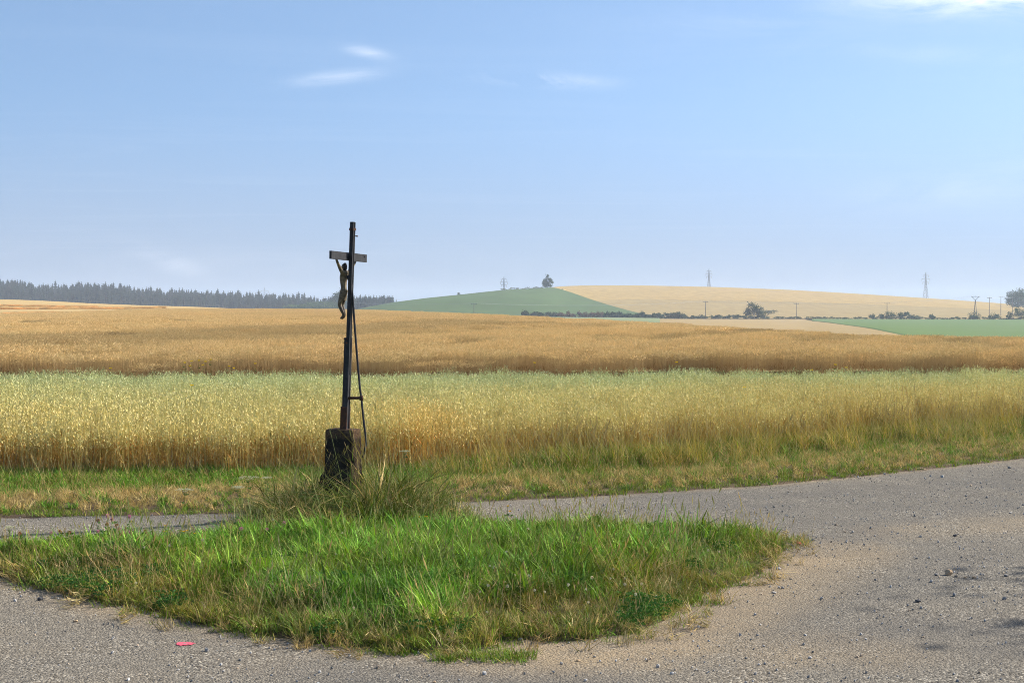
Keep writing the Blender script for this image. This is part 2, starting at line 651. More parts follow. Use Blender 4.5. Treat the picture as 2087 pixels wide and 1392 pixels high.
def land_pd(px, d):
    """height of the land for column px, depth d (both arrays of one shape)"""
    px = np.clip(np.asarray(px, float), -1600, 3700)
    d = np.asarray(d, float)
    ds = np.stack([col_at(px, a) for a in KD])
    zs = np.stack([col_at(px, a) for a in KZ])
    n = ds.shape[0]
    # monotone cubic through the knots
    h = ds[1:] - ds[:-1]
    m = (zs[1:] - zs[:-1]) / h
    tng = np.zeros_like(zs)
    prod = m[1:] * m[:-1]
    w1, w2 = 2 * h[1:] + h[:-1], h[1:] + 2 * h[:-1]
    with np.errstate(divide='ignore', invalid='ignore'):
        hm = (w1 + w2) / (w1 / m[:-1] + w2 / m[1:])
    tng[1:-1] = np.where(prod > 0, np.nan_to_num(hm), 0)
    z = np.zeros_like(d)
    for k in range(n - 1):
        t = (d - ds[k]) / h[k]
        inside = (t >= 0) & (t < 1) if k < n - 2 else (t >= 0)
        tt = np.clip(t, 0, 1)
        v = ((2 * tt ** 3 - 3 * tt ** 2 + 1) * zs[k] + (tt ** 3 - 2 * tt ** 2 + tt) * h[k] * tng[k] + (-2 * tt ** 3 + 3 * tt ** 2) * zs[k + 1] + (tt ** 3 - tt ** 2) * h[k] * tng[k + 1])
        z = np.where(inside, v, z)
    return z


def land(x, y):
    x = np.asarray(x, float)
    y = np.asarray(y, float)
    yy = np.maximum(y, 1.0)
    z = land_pd(px_of(x, yy), yy)
    # to the sides and behind, the land levels out
    a = np.abs(np.arctan2(x, y))
    return z * (1 - sstep(R(42), R(75), a))


def at_land(px, d):
    x = (px - 1043.5) / F * d
    return x, d, float(land(np.array([x]), np.array([d]))[0])


def strip(name, mat, dfun0, dfun1, px0, px1, n, rows, lift, noise=None, attrs=None, label=None, cat='field', power=1.0):
    """a sheet of field between two depth curves, following the land"""
    cols = np.linspace(px0, px1, n)
    tt = np.linspace(0, 1, rows) ** power
    d0 = np.array([dfun0(c) for c in cols])
    d1 = np.array([dfun1(c) for c in cols])
    Dm = d0[None] + (d1 - d0)[None] * tt[:, None]
    P = np.repeat(cols[None], rows, 0)
    X = (P - 1043.5) / F * Dm
    Z = land(X, Dm) + lift
    if noise is not None:
        Z = Z + noise(X, Dm)
    V = np.stack([X, Dm, Z], -1).reshape(-1, 3)
    ii = np.arange(rows * n).reshape(rows, n)
    Fc = np.stack([ii[:-1, :-1], ii[:-1, 1:], ii[1:, 1:], ii[1:, :-1]], -1).reshape(-1, 4)
    o = mesh_obj(name, V, Fc, mat, smooth=True)
    return tag(o, label, cat, kind='structure')


# ground sheet, all round
ang = np.concatenate([np.linspace(-180, -50, 40, endpoint=False), np.linspace(-50, 50, 260, endpoint=False), np.linspace(50, 180, 41)])
rad = np.concatenate([[0.01], np.linspace(1.5, 34, 26), np.geomspace(37, 2900, 120)])
AA, RR = np.meshgrid(np.radians(ang), rad)
GX, GY = RR * np.sin(AA), RR * np.cos(AA)
GZ = land(GX, GY) - np.where(RR < 34, .06, np.minimum(.22, .06 + (RR - 34) * .01))
ii = np.arange(AA.size).reshape(AA.shape)
Fc = np.stack([ii[:-1, :-1], ii[1:, :-1], ii[1:, 1:], ii[:-1, 1:]], -1).reshape(-1, 4)
M_GROUND = m_field('rough_ground', (.10, .11, .045), (.14, .125, .055), (.09, .10, .04), fine=2.5)
g = mesh_obj('ground', np.stack([GX, GY, GZ], -1).reshape(-1, 3), Fc, M_GROUND, smooth=True)
tag(g, 'rough ground under the fields reaching to the horizon', 'ground', kind='structure')

# ------------------------------------------------------------------ near ground: road, island, verge
ISL_PX = [(-420, 1118), (-250, 1140), (0, 1178), (120, 1206), (260, 1238), (380, 1262), (520, 1284), (640, 1303), (760, 1318), (880, 1330), (960, 1322), (1040, 1298), (1130, 1302), (1220, 1300),
          (1310, 1284), (1365, 1262), (1395, 1236), (1440, 1210), (1490, 1190), (1530, 1168), (1550, 1145), (1578, 1128), (1586, 1112), (1565, 1098), (1510, 1092), (1400, 1088), (1250, 1084),
          (1100, 1082), (960, 1076), (850, 1072), (760, 1070), (640, 1076), (520, 1088), (400, 1104), (250, 1112), (100, 1116), (-100, 1114), (-250, 1108), (-420, 1104)]
ISL = np.array([ground_at(*p) for p in ISL_PX])
VRG_PX = [(-3500, 1090), (-1200, 1082), (-400, 1066), (0, 1056), (200, 1052), (460, 1046), (700, 1036), (900, 1026), (1050, 1018), (1250, 1008), (1400, 1000), (1550, 990), (1700, 976), (1850, 960), (1980, 946), (2087, 933),
          (2300, 908), (2800, 860), (4200, 800)]
VRG = np.array([ground_at(*p) for p in VRG_PX])


def vrg_y(x):
    return np.interp(x, VRG[:, 0], VRG[:, 1])


OAT_PX = [(-3000, 998), (-600, 996), (0, 988), (300, 986), (600, 982), (800, 974), (1000, 966), (1250, 954), (1500, 936), (1750, 908), (2087, 884), (2500, 860), (4000, 812)]
OATE = np.array([ground_at(*p) for p in OAT_PX])


def oat_y(x):
    return np.interp(x, OATE[:, 0], OATE[:, 1])


def wheat_y(x):
    return 28.6 + .012 * x + .25 * np.sin(x * .31)


def poly_sd(P, X, Y):
    """signed distance to polygon, positive inside"""
    d = np.full(X.shape, 1e9)
    ins = np.zeros(X.shape, bool)
    n = len(P)
    for i in range(n):
        a, b = P[i], P[(i + 1) % n]
        ex, ey = b - a
        t = np.clip(((X - a[0]) * ex + (Y - a[1]) * ey) / (ex * ex + ey * ey), 0, 1)
        d = np.minimum(d, np.hypot(X - a[0] - t * ex, Y - a[1] - t * ey))
        c = ((a[1] > Y) != (b[1] > Y))
        with np.errstate(divide='ignore', invalid='ignore'):
            xi = (b[0] - a[0]) * (Y - a[1]) / (b[1] - a[1]) + a[0]
        ins ^= c & (X < xi)
    return np.where(ins, d, -d)


CROSS = np.array([at(705, 1000, 13.4)[0], 13.4])


def island_z(x, y):
    sd = poly_sd(ISL, x, y) + (fbm(x * 1.6, y * 1.6, 5, 3) - .5) * .25
    z = np.where(sd > 0, .02 + .07 * sstep(0, .8, sd) + .03 * (fbm(x * 2, y * 2, 9, 3) - .5), np.maximum(-.05, sd * .4))
    r2 = (x - CROSS[0] - .05) ** 2 / .8 ** 2 + (y - CROSS[1]) ** 2 / .65 ** 2
    return z + .10 * np.exp(-r2)


def verge_z(x, y):
    sd = (y - vrg_y(x)) + (fbm(x * 1.3, y * 1.3, 21, 3) - .5) * .12
    return np.where(sd > 0, .012 + .06 * sstep(0, .9, sd) + .02 * (fbm(x * 2, y * 2, 3, 3) - .5), np.maximum(-.05, sd * .4))


def grid(x0, x1, y0, y1, st):
    xs = np.arange(x0, x1 + st / 2, st)
    ys = np.arange(y0, y1 + st / 2, st)
    X, Y = np.meshgrid(xs, ys)
    n = len(xs)
    ii = np.arange(X.size).reshape(X.shape)
    Fc = np.stack([ii[:-1, :-1], ii[:-1, 1:], ii[1:, 1:], ii[1:, :-1]], -1).reshape(-1, 4)
    return X, Y, Fc


def keep_faces(V, Fc, mask, extra=None):
    fm = mask[Fc].any(1)
    Fc = Fc[fm]
    used = np.unique(Fc)
    re = -np.ones(len(V), int)
    re[used] = np.arange(len(used))
    out = [V[used], re[Fc]]
    if extra is not None:
        out.append({k: a[used] for k, a in extra.items()})
    return out


def seg_mask(X, Y, pxs, w, soft):
    """soft band along a polyline given by photo pixels on the road"""
    P = [np.array(ground_at(*p)) for p in pxs]
    d = np.full(X.shape, 1e9)
    for a, b in zip(P[:-1], P[1:]):
        e = b - a
        t = np.clip(((X - a[0]) * e[0] + (Y - a[1]) * e[1]) / (e @ e), 0, 1)
        d = np.minimum(d, np.hypot(X - a[0] - t * e[0], Y - a[1] - t * e[1]))
    return 1 - sstep(w, w + soft, d)


# road
X, Y, Fc = grid(-26, 30, -14, 26, .16)
Z = .010 * (fbm(X * .5, Y * .5, 31, 4) - .5) + .006 * (fbm(X * 2.2, Y * 2.2, 37, 3) - .5)
isd = poly_sd(ISL, X, Y)
dust = np.maximum.reduce([
    seg_mask(X, Y, [(1040, 1330), (1200, 1325), (1340, 1300), (1430, 1250), (1540, 1205), (1640, 1150)], .15, .75),
    .95 * seg_mask(X, Y, [(1250, 1330), (1480, 1240), (1640, 1165), (1720, 1120)], .1, .7),
    .38 * seg_mask(X, Y, [(1850, 1085), (1980, 1075), (2060, 1060)], .12, .8),
    .55 * seg_mask(X, Y, [(1560, 1330), (1650, 1310), (1800, 1330)], .1, .6),
    .7 * sstep(-.5, -.05, isd) * (isd < .2), .25 * seg_mask(X, Y, [(600, 1360), (1000, 1385), (1500, 1390)], .1, .5),
    .28 * fbm(X * .6, Y * .6, 77, 3), .75 * (1 - sstep(.02, .25, np.abs(Y - vrg_y(X)))) * sstep(-6, 4, X)])
dust = dust * (.75 + .8 * fbm(X * 1.8, Y * 1.8, 41, 4))
patch = np.maximum.reduce([.8 * seg_mask(X, Y, [(700, 1385), (1000, 1392), (1200, 1400)], .1, .5), .7 * seg_mask(X, Y, [(1500, 1030), (1750, 1005), (2087, 985)], .2, 1.0),
                           .5 * seg_mask(X, Y, [(1500, 1280), (1700, 1215), (1950, 1120)], .15, .8), .75 * seg_mask(X, Y, [(1750, 1270), (1900, 1300), (2087, 1300)], .2, .9), .5 * (fbm(X * .4, Y * .4, 91, 3) > .56)])
V = np.stack([X, Y, Z], -1).reshape(-1, 3)
keep = ((isd < .6) & (Y < vrg_y(X) + .5)).ravel()
V, Fc, ex = keep_faces(V, Fc, keep, {'dust': dust.ravel(), 'patch': patch.ravel()})
road = mesh_obj('road', V, Fc, M_ROAD, attrs=ex, smooth=True)
tag(road, 'worn grey gravel road forking around the grass island', 'road', kind='structure')

# island and verge earth
X, Y, Fc = grid(ISL[:, 0].min() - .3, ISL[:, 0].max() + .3, ISL[:, 1].min() - .3, ISL[:, 1].max() + .3, .07)
Z = island_z(X, Y)
V, Fc = keep_faces(np.stack([X, Y, Z], -1).reshape(-1, 3), Fc, (poly_sd(ISL, X, Y) > -.25).ravel())
tag(mesh_obj('island_ground', V, Fc, M_TURF, smooth=True), 'earth of the grass island in the road fork', 'ground', kind='structure')
X, Y, Fc = grid(-30, 34, 11.5, 31.5, .14)
Z = verge_z(X, Y)
V, Fc = keep_faces(np.stack([X, Y, Z], -1).reshape(-1, 3), Fc, ((Y > vrg_y(X) - .25) & (Y < 31.3)).ravel())
tag(mesh_obj('verge_ground', V, Fc, M_SOIL, smooth=True), 'brown earth of the verge and oat field behind the road', 'ground', kind='structure')

# ------------------------------------------------------------------ far fields
d_crest = lambda c: float(col_at(c, D1))
M_WSHEET = m_field('ripe_wheat_canopy', (.63, .455, .205), (.66, .48, .225), (.60, .43, .19), fine=6.0, coarse=.03, rows=(R(70), .9, .25), bump=.6, bd=.12)


def wheat_lift(x, y):
    """tramlines and laid patches sink the canopy"""
    p = px_of(x, y)
    return -.30 * tram(x, y) + .19 * sstep(33, 46, y) + .06 * (fbm(x * .12, y * .05, 51, 3) - .5)


TRAMS = []
for pts in ([(-100, 700), (330, 690), (800, 694), (1060, 677), (1200, 664)], [(1180, 713), (1387, 697), (1575, 673)], [(1560, 714), (1700, 701), (1765, 685)], [(60, 662), (400, 655), (760, 649)],
            [(1080, 703), (1400, 690), (1640, 690)], [(250, 723), (700, 716), (1000, 706)], [(1930, 700), (1965, 707), (1955, 716), (1985, 723)]):
    q = []
    for a, b in zip(pts[:-1], pts[1:]):
        for t in np.linspace(0, 1, 9)[:-1]:
            q.append((a[0] + (b[0] - a[0]) * t, a[1] + (b[1] - a[1]) * t))
    q.append(pts[-1])
    w = []
    for (px, py) in q:     # walk out along the sight line until it meets the crop
        dd = np.linspace(29, 290, 900)
        x = (px - 1043.5) / F * dd
        zz = land(x, dd) + .82
        ok = np.nonzero(CAM_H + dd * tan_el(py) <= zz)[0]
        if len(ok):
            w.append((x[ok[0]], dd[ok[0]]))
    TRAMS.append(np.array(w))


BAND = []
for (px, py) in ((150, 706), (330, 700), (540, 688), (700, 677), (820, 668), (1000, 662)):
    dd = np.linspace(29, 290, 900)
    x = (px - 1043.5) / F * dd
    k = np.nonzero(CAM_H + dd * tan_el(py) <= land(x, dd) + .82)[0]
    BAND.append((x[k[0]], dd[k[0]]))


def laid(x, y):
    best = np.zeros(np.shape(x))
    for a, b in zip(BAND[:-1], BAND[1:]):
        ex, ey = b[0] - a[0], b[1] - a[1]
        t = np.clip(((x - a[0]) * ex + (y - a[1]) * ey) / (ex * ex + ey * ey), 0, 1)
        d = np.hypot(x - a[0] - t * ex, (y - a[1] - t * ey) * .6)
        best = np.maximum(best, 1 - sstep(2.5, 6.5, d))
    return best


def tram(x, y):
    x = np.asarray(x, float)
    y = np.asarray(y, float)
    best = np.zeros(x.shape)
    for w in TRAMS:
        if len(w) < 2:
            continue
        for a, b in zip(w[:-1], w[1:]):
            ex, ey = b - a
            t = np.clip(((x - a[0]) * ex + (y - a[1]) * ey) / (ex * ex + ey * ey + 1e-9), 0, 1)
            d = np.hypot(x - a[0] - t * ex, y - a[1] - t * ey)
            wid = .55 + a[1] * .010
            best = np.maximum(best, 1 - sstep(wid * .6, wid * 1.3, d))
    return best


strip('wheat_field', M_WSHEET, lambda c: 29.4 + .012 * (c - 1043) / 100, lambda c: d_crest(c) + 9, -1600, 3700, 360, 170, .62, wheat_lift, power=1.8,
      label='ripe golden wheat field behind the oats')
M_PALEF = m_field('pale_cut_wheat', (.54, .375, .155), (.58, .41, .18), (.48, .33, .13), fine=3, coarse=.05, rows=(R(85), .35, .35), bump=.5, bd=.2)
strip('pale_wheat_field', M_PALEF, lambda c: d_crest(c) + 2, lambda c: float(col_at(c, D2)) + 20, -1600, 600, 120, 60, .7,
      lambda x, y: .35 * (fbm(x * .06, y * .03, 61, 3) - .5), label='paler wheat stubble rising behind the golden field on the far left')
M_STUB = m_field('pinkish_stubble', (.37, .265, .12), (.40, .29, .135), (.33, .235, .10), fine=2, coarse=.03, bump=.4, bd=.15)
strip('stubble_field', M_STUB, lambda c: d_crest(c) + 5, lambda c: 597.0 if c < 1640 else float(col_at(c, D2)) + 22, 1330, 3700, 300, 60, .10,
      label='strip of pinkish stubble between the wheat and the green field')
M_REED = m_field('pale_reed_meadow', (.20, .25, .12), (.25, .29, .15), (.22, .25, .13), fine=1.5, coarse=.03, bump=.4, bd=.2)
strip('reed_meadow', M_REED, lambda c: d_crest(c) + 6, lambda c: 588.0, 1085, 1345, 80, 60, .36, label='pale green meadow strip between the wheat and the bramble hedges')
M_GRN = m_field('green_crop', (.10, .18, .055), (.125, .205, .065), (.11, .185, .06), fine=1.0, coarse=.015, rows=(R(60), .07, .45), bump=.3, bd=.2)
strip('green_field', M_GRN, lambda c: float(col_at(c, D2)) + 3, lambda c: 596.0, 1655, 3700, 300, 60, .22, lambda x, y: -.20 * (y < np.interp(px_of(x, y), _fine, D2) + 4), label='bright green field below the hedgerow at the right')
M_GRH = m_field('dark_green_crop', (.056, .115, .027), (.078, .145, .038), (.05, .095, .025), fine=.6, coarse=.012, rows=(R(20), .05, .45), bump=.3, bd=.2)


def hill_pb(d):
    """photo column where the green hill meets the ripe hill"""
    return np.interp(d, [330, 585, 600, 650, 740, 830, 905, 925], [1325, 1335, 1410, 1330, 1255, 1180, 1118, 1112])


def hill_sheet(name, mat, left, d0, d1, rows, n, lift, label, edge=None):
    ts = np.linspace(0, 1, rows)
    V = []
    for t in ts:
        if left:
            cols = np.linspace(500, hill_pb(d0(0) + (905 - d0(0)) * min(t, 1)), n)
        else:
            cols = np.linspace(0, 1, n)
        for c in cols:
            V.append((c, t))
    return V


# green hill: columns from 560 to the diagonal boundary; depth runs past the crest
rows, n = 70, 110
Vg = []
for t in np.linspace(0, 1, rows):
    for s in np.linspace(0, 1, n):
        dd = 330 + 620 * t
        c = 560 + (hill_pb(dd) - 560) * s
        dcrest = float(col_at(c, D4))
        dd2 = min(dd, dcrest + 60)
        Vg.append(((c - 1043.5) / F * dd2, dd2))
Vg = np.array(Vg)
zg = land(Vg[:, 0], Vg[:, 1]) + .30
ii = np.arange(rows * n).reshape(rows, n)
Fg = np.stack([ii[:-1, :-1], ii[:-1, 1:], ii[1:, 1:], ii[1:, :-1]], -1).reshape(-1, 4)
tag(mesh_obj('green_hill', np.column_stack([Vg, zg]), Fg, M_GRH, smooth=True), 'dark green field on the hill crowned by a lone tree', 'hill', kind='structure')

M_GOLD = m_field('ripe_hill_upper', (.45, .295, .095), (.50, .345, .12), (.36, .24, .075), fine=.7, coarse=.02, rows=(R(95), .045, .7), bump=.4, bd=.25)
M_GOLD2 = m_field('ripe_hill_lower', (.36, .255, .095), (.40, .29, .115), (.30, .21, .075), fine=.7, coarse=.02, rows=(R(80), .045, .7), bump=.4, bd=.25)


def hill_split(c):
    return np.interp(c, [1100, 1150, 1300, 1500, 1700, 1900, 2087, 3700], [700, 770, 820, 830, 830, 830, 820, 800])


def right_hill(name, mat, dlo, dhi, label, lift):
    rows, n = 60, 150
    V = []
    for t in np.linspace(0, 1, rows):
        for s in np.linspace(0, 1, n):
            # right of the diagonal
            c1 = 3700
            base = 1112 + (c1 - 1112) * s ** 1.4
            dd = dlo(base) + (dhi(base) - dlo(base)) * t
            c0 = hill_pb(dd)
            c = max(base, c0 + (base - 1112) * .02)
            V.append(((c - 1043.5) / F * dd, dd))
    V = np.array(V)
    z = land(V[:, 0], V[:, 1]) + lift
    ii = np.arange(rows * n).reshape(rows, n)
    Fc = np.stack([ii[:-1, :-1], ii[:-1, 1:], ii[1:, 1:], ii[1:, :-1]], -1).reshape(-1, 4)
    return tag(mesh_obj(name, np.column_stack([V, z]), Fc, mat, smooth=True), label, 'hill', kind='structure')


right_hill('ripe_hill_foot', M_GOLD2, lambda c: 598.0, hill_split, 'greyish golden lower half of the ripe hill above the hedgerow', .26)
right_hill('ripe_hill_top', M_GOLD, hill_split, lambda c: float(col_at(c, D4)) + 120, 'bright golden upper half of the ripe hill under the skyline', .30)


# ------------------------------------------------------------------ instanced stuff
def scatter(name, protos, P, rot, scl, tint, label, cat, pid=None, real=False):
    """one object: prototype plants set out on given points by geometry nodes"""
    n = len(P)
    if pid is None:
        pid = RNG.integers(0, len(protos), n)
    me = bpy.data.meshes.new(name)
    me.vertices.add(n)
    me.vertices.foreach_set('co', np.ascontiguousarray(P, np.float32).ravel())
    for k, a, typ, fld in (('rot', rot, 'FLOAT_VECTOR', 'vector'), ('scl', scl, 'FLOAT_VECTOR', 'vector'), ('itint', tint, 'FLOAT_VECTOR', 'vector'), ('pid', pid, 'INT', 'value')):
        at_ = me.attributes.new(k, typ, 'POINT')
        at_.data.foreach_set(fld, np.ascontiguousarray(a, np.int32 if typ == 'INT' else np.float32).ravel())
    o = bpy.data.objects.new(name, me)
    COL.objects.link(o)
    ng = bpy.data.node_groups.new(name + '_nodes', 'GeometryNodeTree')
    ng.interface.new_socket('Geometry', in_out='INPUT', socket_type='NodeSocketGeometry')
    ng.interface.new_socket('Geometry', in_out='OUTPUT', socket_type='NodeSocketGeometry')
    N, L = ng.nodes, ng.links
    gi, go = N.new('NodeGroupInput'), N.new('NodeGroupOutput')
    iop = N.new('GeometryNodeInstanceOnPoints')
    join = N.new('GeometryNodeJoinGeometry')
    g2i = []
    for p in protos:
        oi = N.new('GeometryNodeObjectInfo')
        oi.inputs['Object'].default_value = p
        oi.inputs['As Instance'].default_value = False
        gg = N.new('GeometryNodeGeometryToInstance')
        L.new(oi.outputs['Geometry'], gg.inputs[0])
        g2i.append(gg)
    for gg in reversed(g2i):
        L.new(gg.outputs[0], join.inputs[0])

    def named(nm, typ):
        a = N.new('GeometryNodeInputNamedAttribute')
        a.data_type = typ
        a.inputs['Name'].default_value = nm
        return a.outputs['Attribute']
    L.new(gi.outputs[0], iop.inputs['Points'])
    L.new(join.outputs[0], iop.inputs['Instance'])
    iop.inputs['Pick Instance'].default_value = True
    L.new(named('pid', 'INT'), iop.inputs['Instance Index'])
    e2r = N.new('FunctionNodeEulerToRotation')
    L.new(named('rot', 'FLOAT_VECTOR'), e2r.inputs[0])
    L.new(e2r.outputs[0], iop.inputs['Rotation'])
    L.new(named('scl', 'FLOAT_VECTOR'), iop.inputs['Scale'])
    if real:
        rl = N.new('GeometryNodeRealizeInstances')
        L.new(iop.outputs[0], rl.inputs[0])
        L.new(rl.outputs[0], go.inputs[0])
    else:
        L.new(iop.outputs[0], go.inputs[0])
    md = o.modifiers.new('plants', 'NODES')
    md.node_group = ng
    return tag(o, label, cat, kind='stuff')


def lerp(a, b, t):
    return np.asarray(a) + (np.asarray(b) - np.asarray(a)) * t


class Plant:
    def __init__(s):
        s.V, s.F, s.C, s.n = [], [], [], 0

    def add(s, V, Fc, C):
        s.V.append(np.asarray(V, float))
        s.F += [tuple(int(i) + s.n for i in f) for f in Fc]
        s.C.append(np.broadcast_to(np.asarray(C, float), (len(V), 3)))
        s.n += len(V)

    def blade(s, root, head, L, w, lean, droop, c0, c1, segs=3, twist=0.0, notip=False):
        ch, sh = math.cos(head), math.sin(head)
        V, C = [], []
        side = np.array([-math.sin(head + twist), math.cos(head + twist), 0])
        for i in range(segs + 1):
            t = i / segs
            r = L * (lean * t + droop * t * t)
            z = L * (t - .55 * droop * t * t) * math.sqrt(max(.05, 1 - min(.9, lean * lean)))
            p = np.array(root) + np.array([ch * r, sh * r, z])
            c = lerp(c0, c1, t)
            if i == segs and not notip:
                V.append(p)
                C.append(c)
            else:
                ww = w * .5 * (1 - .75 * t * t if not notip else 1 - .4 * t)
                V += [p - side * ww, p + side * ww]
                C += [c, c]
        Fc = []
        for i in range(segs - (0 if notip else 1)):
            Fc.append((2 * i, 2 * i + 1, 2 * i + 3, 2 * i + 2))
        if not notip:
            k = 2 * (segs - 1)
            Fc.append((k, k + 1, k + 2))
        s.add(V, Fc, np.array(C))
        return V[-1]

    def diamond(s, p, d, L, w, c, roll=0.0, cross=False):
        d = np.asarray(d, float)
        d = d / (np.linalg.norm(d) + 1e-9)
        a = np.array([0, 0, 1.0]) if abs(d[2]) < .9 else np.array([1.0, 0, 0])
        u = np.cross(d, a)
        u /= np.linalg.norm(u)
        v = np.cross(d, u)
        for k in range(2 if cross else 1):
            q = u * math.cos(roll + k * 1.571) + v * math.sin(roll + k * 1.571)
            s.add([p, p + d * L * .45 + q * w * .5, p + d * L, p + d * L * .45 - q * w * .5], [(0, 1, 2, 3)], c)

    def build(s, name, mat):
        return mesh_obj(name, np.concatenate(s.V), s.F, mat, attrs={'tint': np.concatenate(s.C)}, link=False)


U = random.uniform


def pick(cols):
    c = np.array(random.choice(cols))
    return c * random.choice((.38, .62, .9, 1.12, 1.45)) * U(.9, 1.1)


def grass_clump(n, rad, L, w, lean, droop, cols, tips=None, segs=2, seeds=0, seedcol=(.45, .36, .18)):
    p = Plant()
    wind = U(0, 6.28)
    for k in range(n):
        a, r = U(0, 6.28), rad * math.sqrt(U(0, 1))
        ll = L * U(.4, 1.2)
        c = pick(cols)
        ct = c * 1.1 if tips is None else lerp(c, np.array(random.choice(tips)), U(.1, .8))
        p.blade((r * math.cos(a), r * math.sin(a), -.01), wind + U(-2.2, 2.2), ll, w * U(.7, 1.25), lean * U(.1, 1.1), droop * U(.1, 1.2), c, ct, segs, U(-.6, .6))
    for k in range(seeds):
        a, r = U(0, 6.28), rad * math.sqrt(U(0, 1))
        h = U(0, 6.28)
        ll = L * U(1.25, 1.9)
        c = np.array(seedcol) * U(.8, 1.15)
        tip = p.blade((r * math.cos(a), r * math.sin(a), -.01), h, ll, min(w * .42, .0035), lean * .5 * U(.2, 1), droop * .3, c * np.array([.8, 1.0, .7]), c, 3, U(-.6, .6), True)
        d = np.array([math.cos(h) * .35, math.sin(h) * .35, 1.0])
        p.diamond(tip - d * .01, d, U(.05, .10), U(.006, .011), c * 1.05, U(0, 3), True)
    return p


GREEN = [(.14, .29, .022), (.17, .32, .03), (.11, .245, .02), (.20, .34, .04), (.145, .28, .03)]
OLIVE = [(.21, .23, .035), (.27, .25, .05), (.15, .20, .03), (.32, .27, .075)]
STRAW = [(.52, .39, .17), (.44, .32, .12), (.58, .45, .22), (.38, .27, .10)]
DKGREEN = [(.035, .10, .02), (.05, .125, .022), (.04, .11, .025)]

P_LUSH = [grass_clump(26, .085, .21, .0115, .55, .75, GREEN, [(.20, .26, .05), (.10, .24, .03)]).build('lush_clump', M_GRASS) for _ in range(4)]
P_LUSHS = [grass_clump(24, .085, .20, .010, .55, .7, GREEN + OLIVE[:1], [(.26, .28, .06)], seeds=1, seedcol=(.36, .34, .13)).build('seeding_clump', M_GRASS) for _ in range(3)]
P_OLIVE = [grass_clump(26, .085, .18, .0085, .6, .7, OLIVE + GREEN[:3], OLIVE + STRAW[:2], seeds=1).build('olive_clump', M_GRASS) for _ in range(4)]
P_DRY = [grass_clump(30, .10, .20, .0078, .8, .6, STRAW + STRAW + OLIVE[:1], STRAW, seeds=1, seedcol=(.50, .36, .17)).build('dry_clump', M_DRYG) for _ in range(4)]
P_SHORT = [grass_clump(30, .08, .075, .005, .8, .5, GREEN + OLIVE, OLIVE, segs=2).build('short_clump', M_GRASS) for _ in range(3)]
P_TALL = [grass_clump(18, .09, .62, .016, .55, 1.05, [(.07, .13, .03), (.09, .15, .03), (.12, .17, .035)] + OLIVE[:3], OLIVE + STRAW[:2], segs=4, seeds=1, seedcol=(.44, .33, .14)).build('reed_clump', M_GRASS) for _ in range(4)]
P_TALLD = [grass_clump(14, .09, .60, .013, .55, 1.0, STRAW + OLIVE, STRAW, segs=4, seeds=1).build('dead_reed_clump', M_DRYG) for _ in range(3)]


P_MARG = [grass_clump(26, .11, .58, .0065, .35, .6, OLIVE + STRAW[:2], STRAW, segs=3, seeds=5, seedcol=(.50, .40, .18)).build('margin_clump', M_GRASS) for _ in range(3)]


def clover_clump(n, rad):
    p = Plant()
    for k in range(n):
        a, r = U(0, 6.28), rad * math.sqrt(U(0, 1))
        z = U(.03, .11)
        c = np.array(random.choice(DKGREEN)) * U(.9, 1.5)
        x, y = r * math.cos(a), r * math.sin(a)
        for j in range(3):
            h = j * 2.094 + U(-.3, .3)
            d = np.array([math.cos(h), math.sin(h), U(-.2, .5)])
            p.diamond(np.array([x, y, z]), d, U(.016, .026), U(.013, .02), c, 1.57 + U(-.5, .5))
    return p


P_CLOV = [clover_clump(34, .12).build('clover_leaf_clump', M_GRASS) for _ in range(3)]


def jitter(x0, x1, y0, y1, st):
    X, Y = np.meshgrid(np.arange(x0, x1, st), np.arange(y0, y1, st))
    X = X + RNG.uniform(-.6, .6, X.shape) * st
    Y = Y + RNG.uniform(-.6, .6, Y.shape) * st
    return X.ravel(), Y.ravel()


def std(n, s0, s1, tilt=.12, flat=None):
    rot = np.stack([RNG.uniform(-tilt, tilt, n), RNG.uniform(-tilt, tilt, n), RNG.uniform(0, 6.283, n)], -1)
    s = RNG.uniform(s0, s1, n)
    scl = np.stack([s, s, s * RNG.uniform(.85, 1.15, n)], -1)
    return rot, scl


def tints(n, base=(1, 1, 1), v=.15):
    k = RNG.uniform(1 - v, 1 + v, (n, 1))
    hue = RNG.uniform(-.5, .5, (n, 1)) * v
    t = np.ones((n, 3)) * np.asarray(base) * k
    t[:, 0:1] *= 1 + hue
    t[:, 2:3] *= 1 - hue
    return t


def in_view(x, y, margin=140):
    p = px_of(x, np.maximum(y, .5))
    return (p > -margin) & (p < 2087 + margin)


# ---- island grass: lush heart, olive edges
x, y = jitter(ISL[:, 0].min(), ISL[:, 0].max(), ISL[:, 1].min(), ISL[:, 1].max(), .062)
sd = poly_sd(ISL, x, y) + (fbm(x * 1.6, y * 1.6, 5, 3) - .5) * .25
ok = (sd > -.02) & in_view(x, y, 260)
x, y, sd = x[ok], y[ok], sd[ok]
pxx = px_of(x, y)
lush = sstep(.15, .75, sd + (fbm(x * 1.1, y * 1.1, 8, 4) - .5) * 1.1) * (1 - .75 * sstep(1250, 1480, pxx + (fbm(x, y, 2) - .5) * 240) * sstep(.1, 1.2, 11.8 - y))
lush = np.clip(lush + .5 * sstep(11.4, 12.2, y) * (pxx > 900), 0, 1)
bare = (fbm(x * 3.1, y * 3.1, 15, 3) < .20)
isl_r = RNG.uniform(0, 1, len(x))
near_cross = np.exp(-((x - CROSS[0]) ** 2 / .75 ** 2 + (y - CROSS[1] + .15) ** 2 / .8 ** 2))
sel = (isl_r < lush) & (near_cross < .8)
z = island_z(x, y)


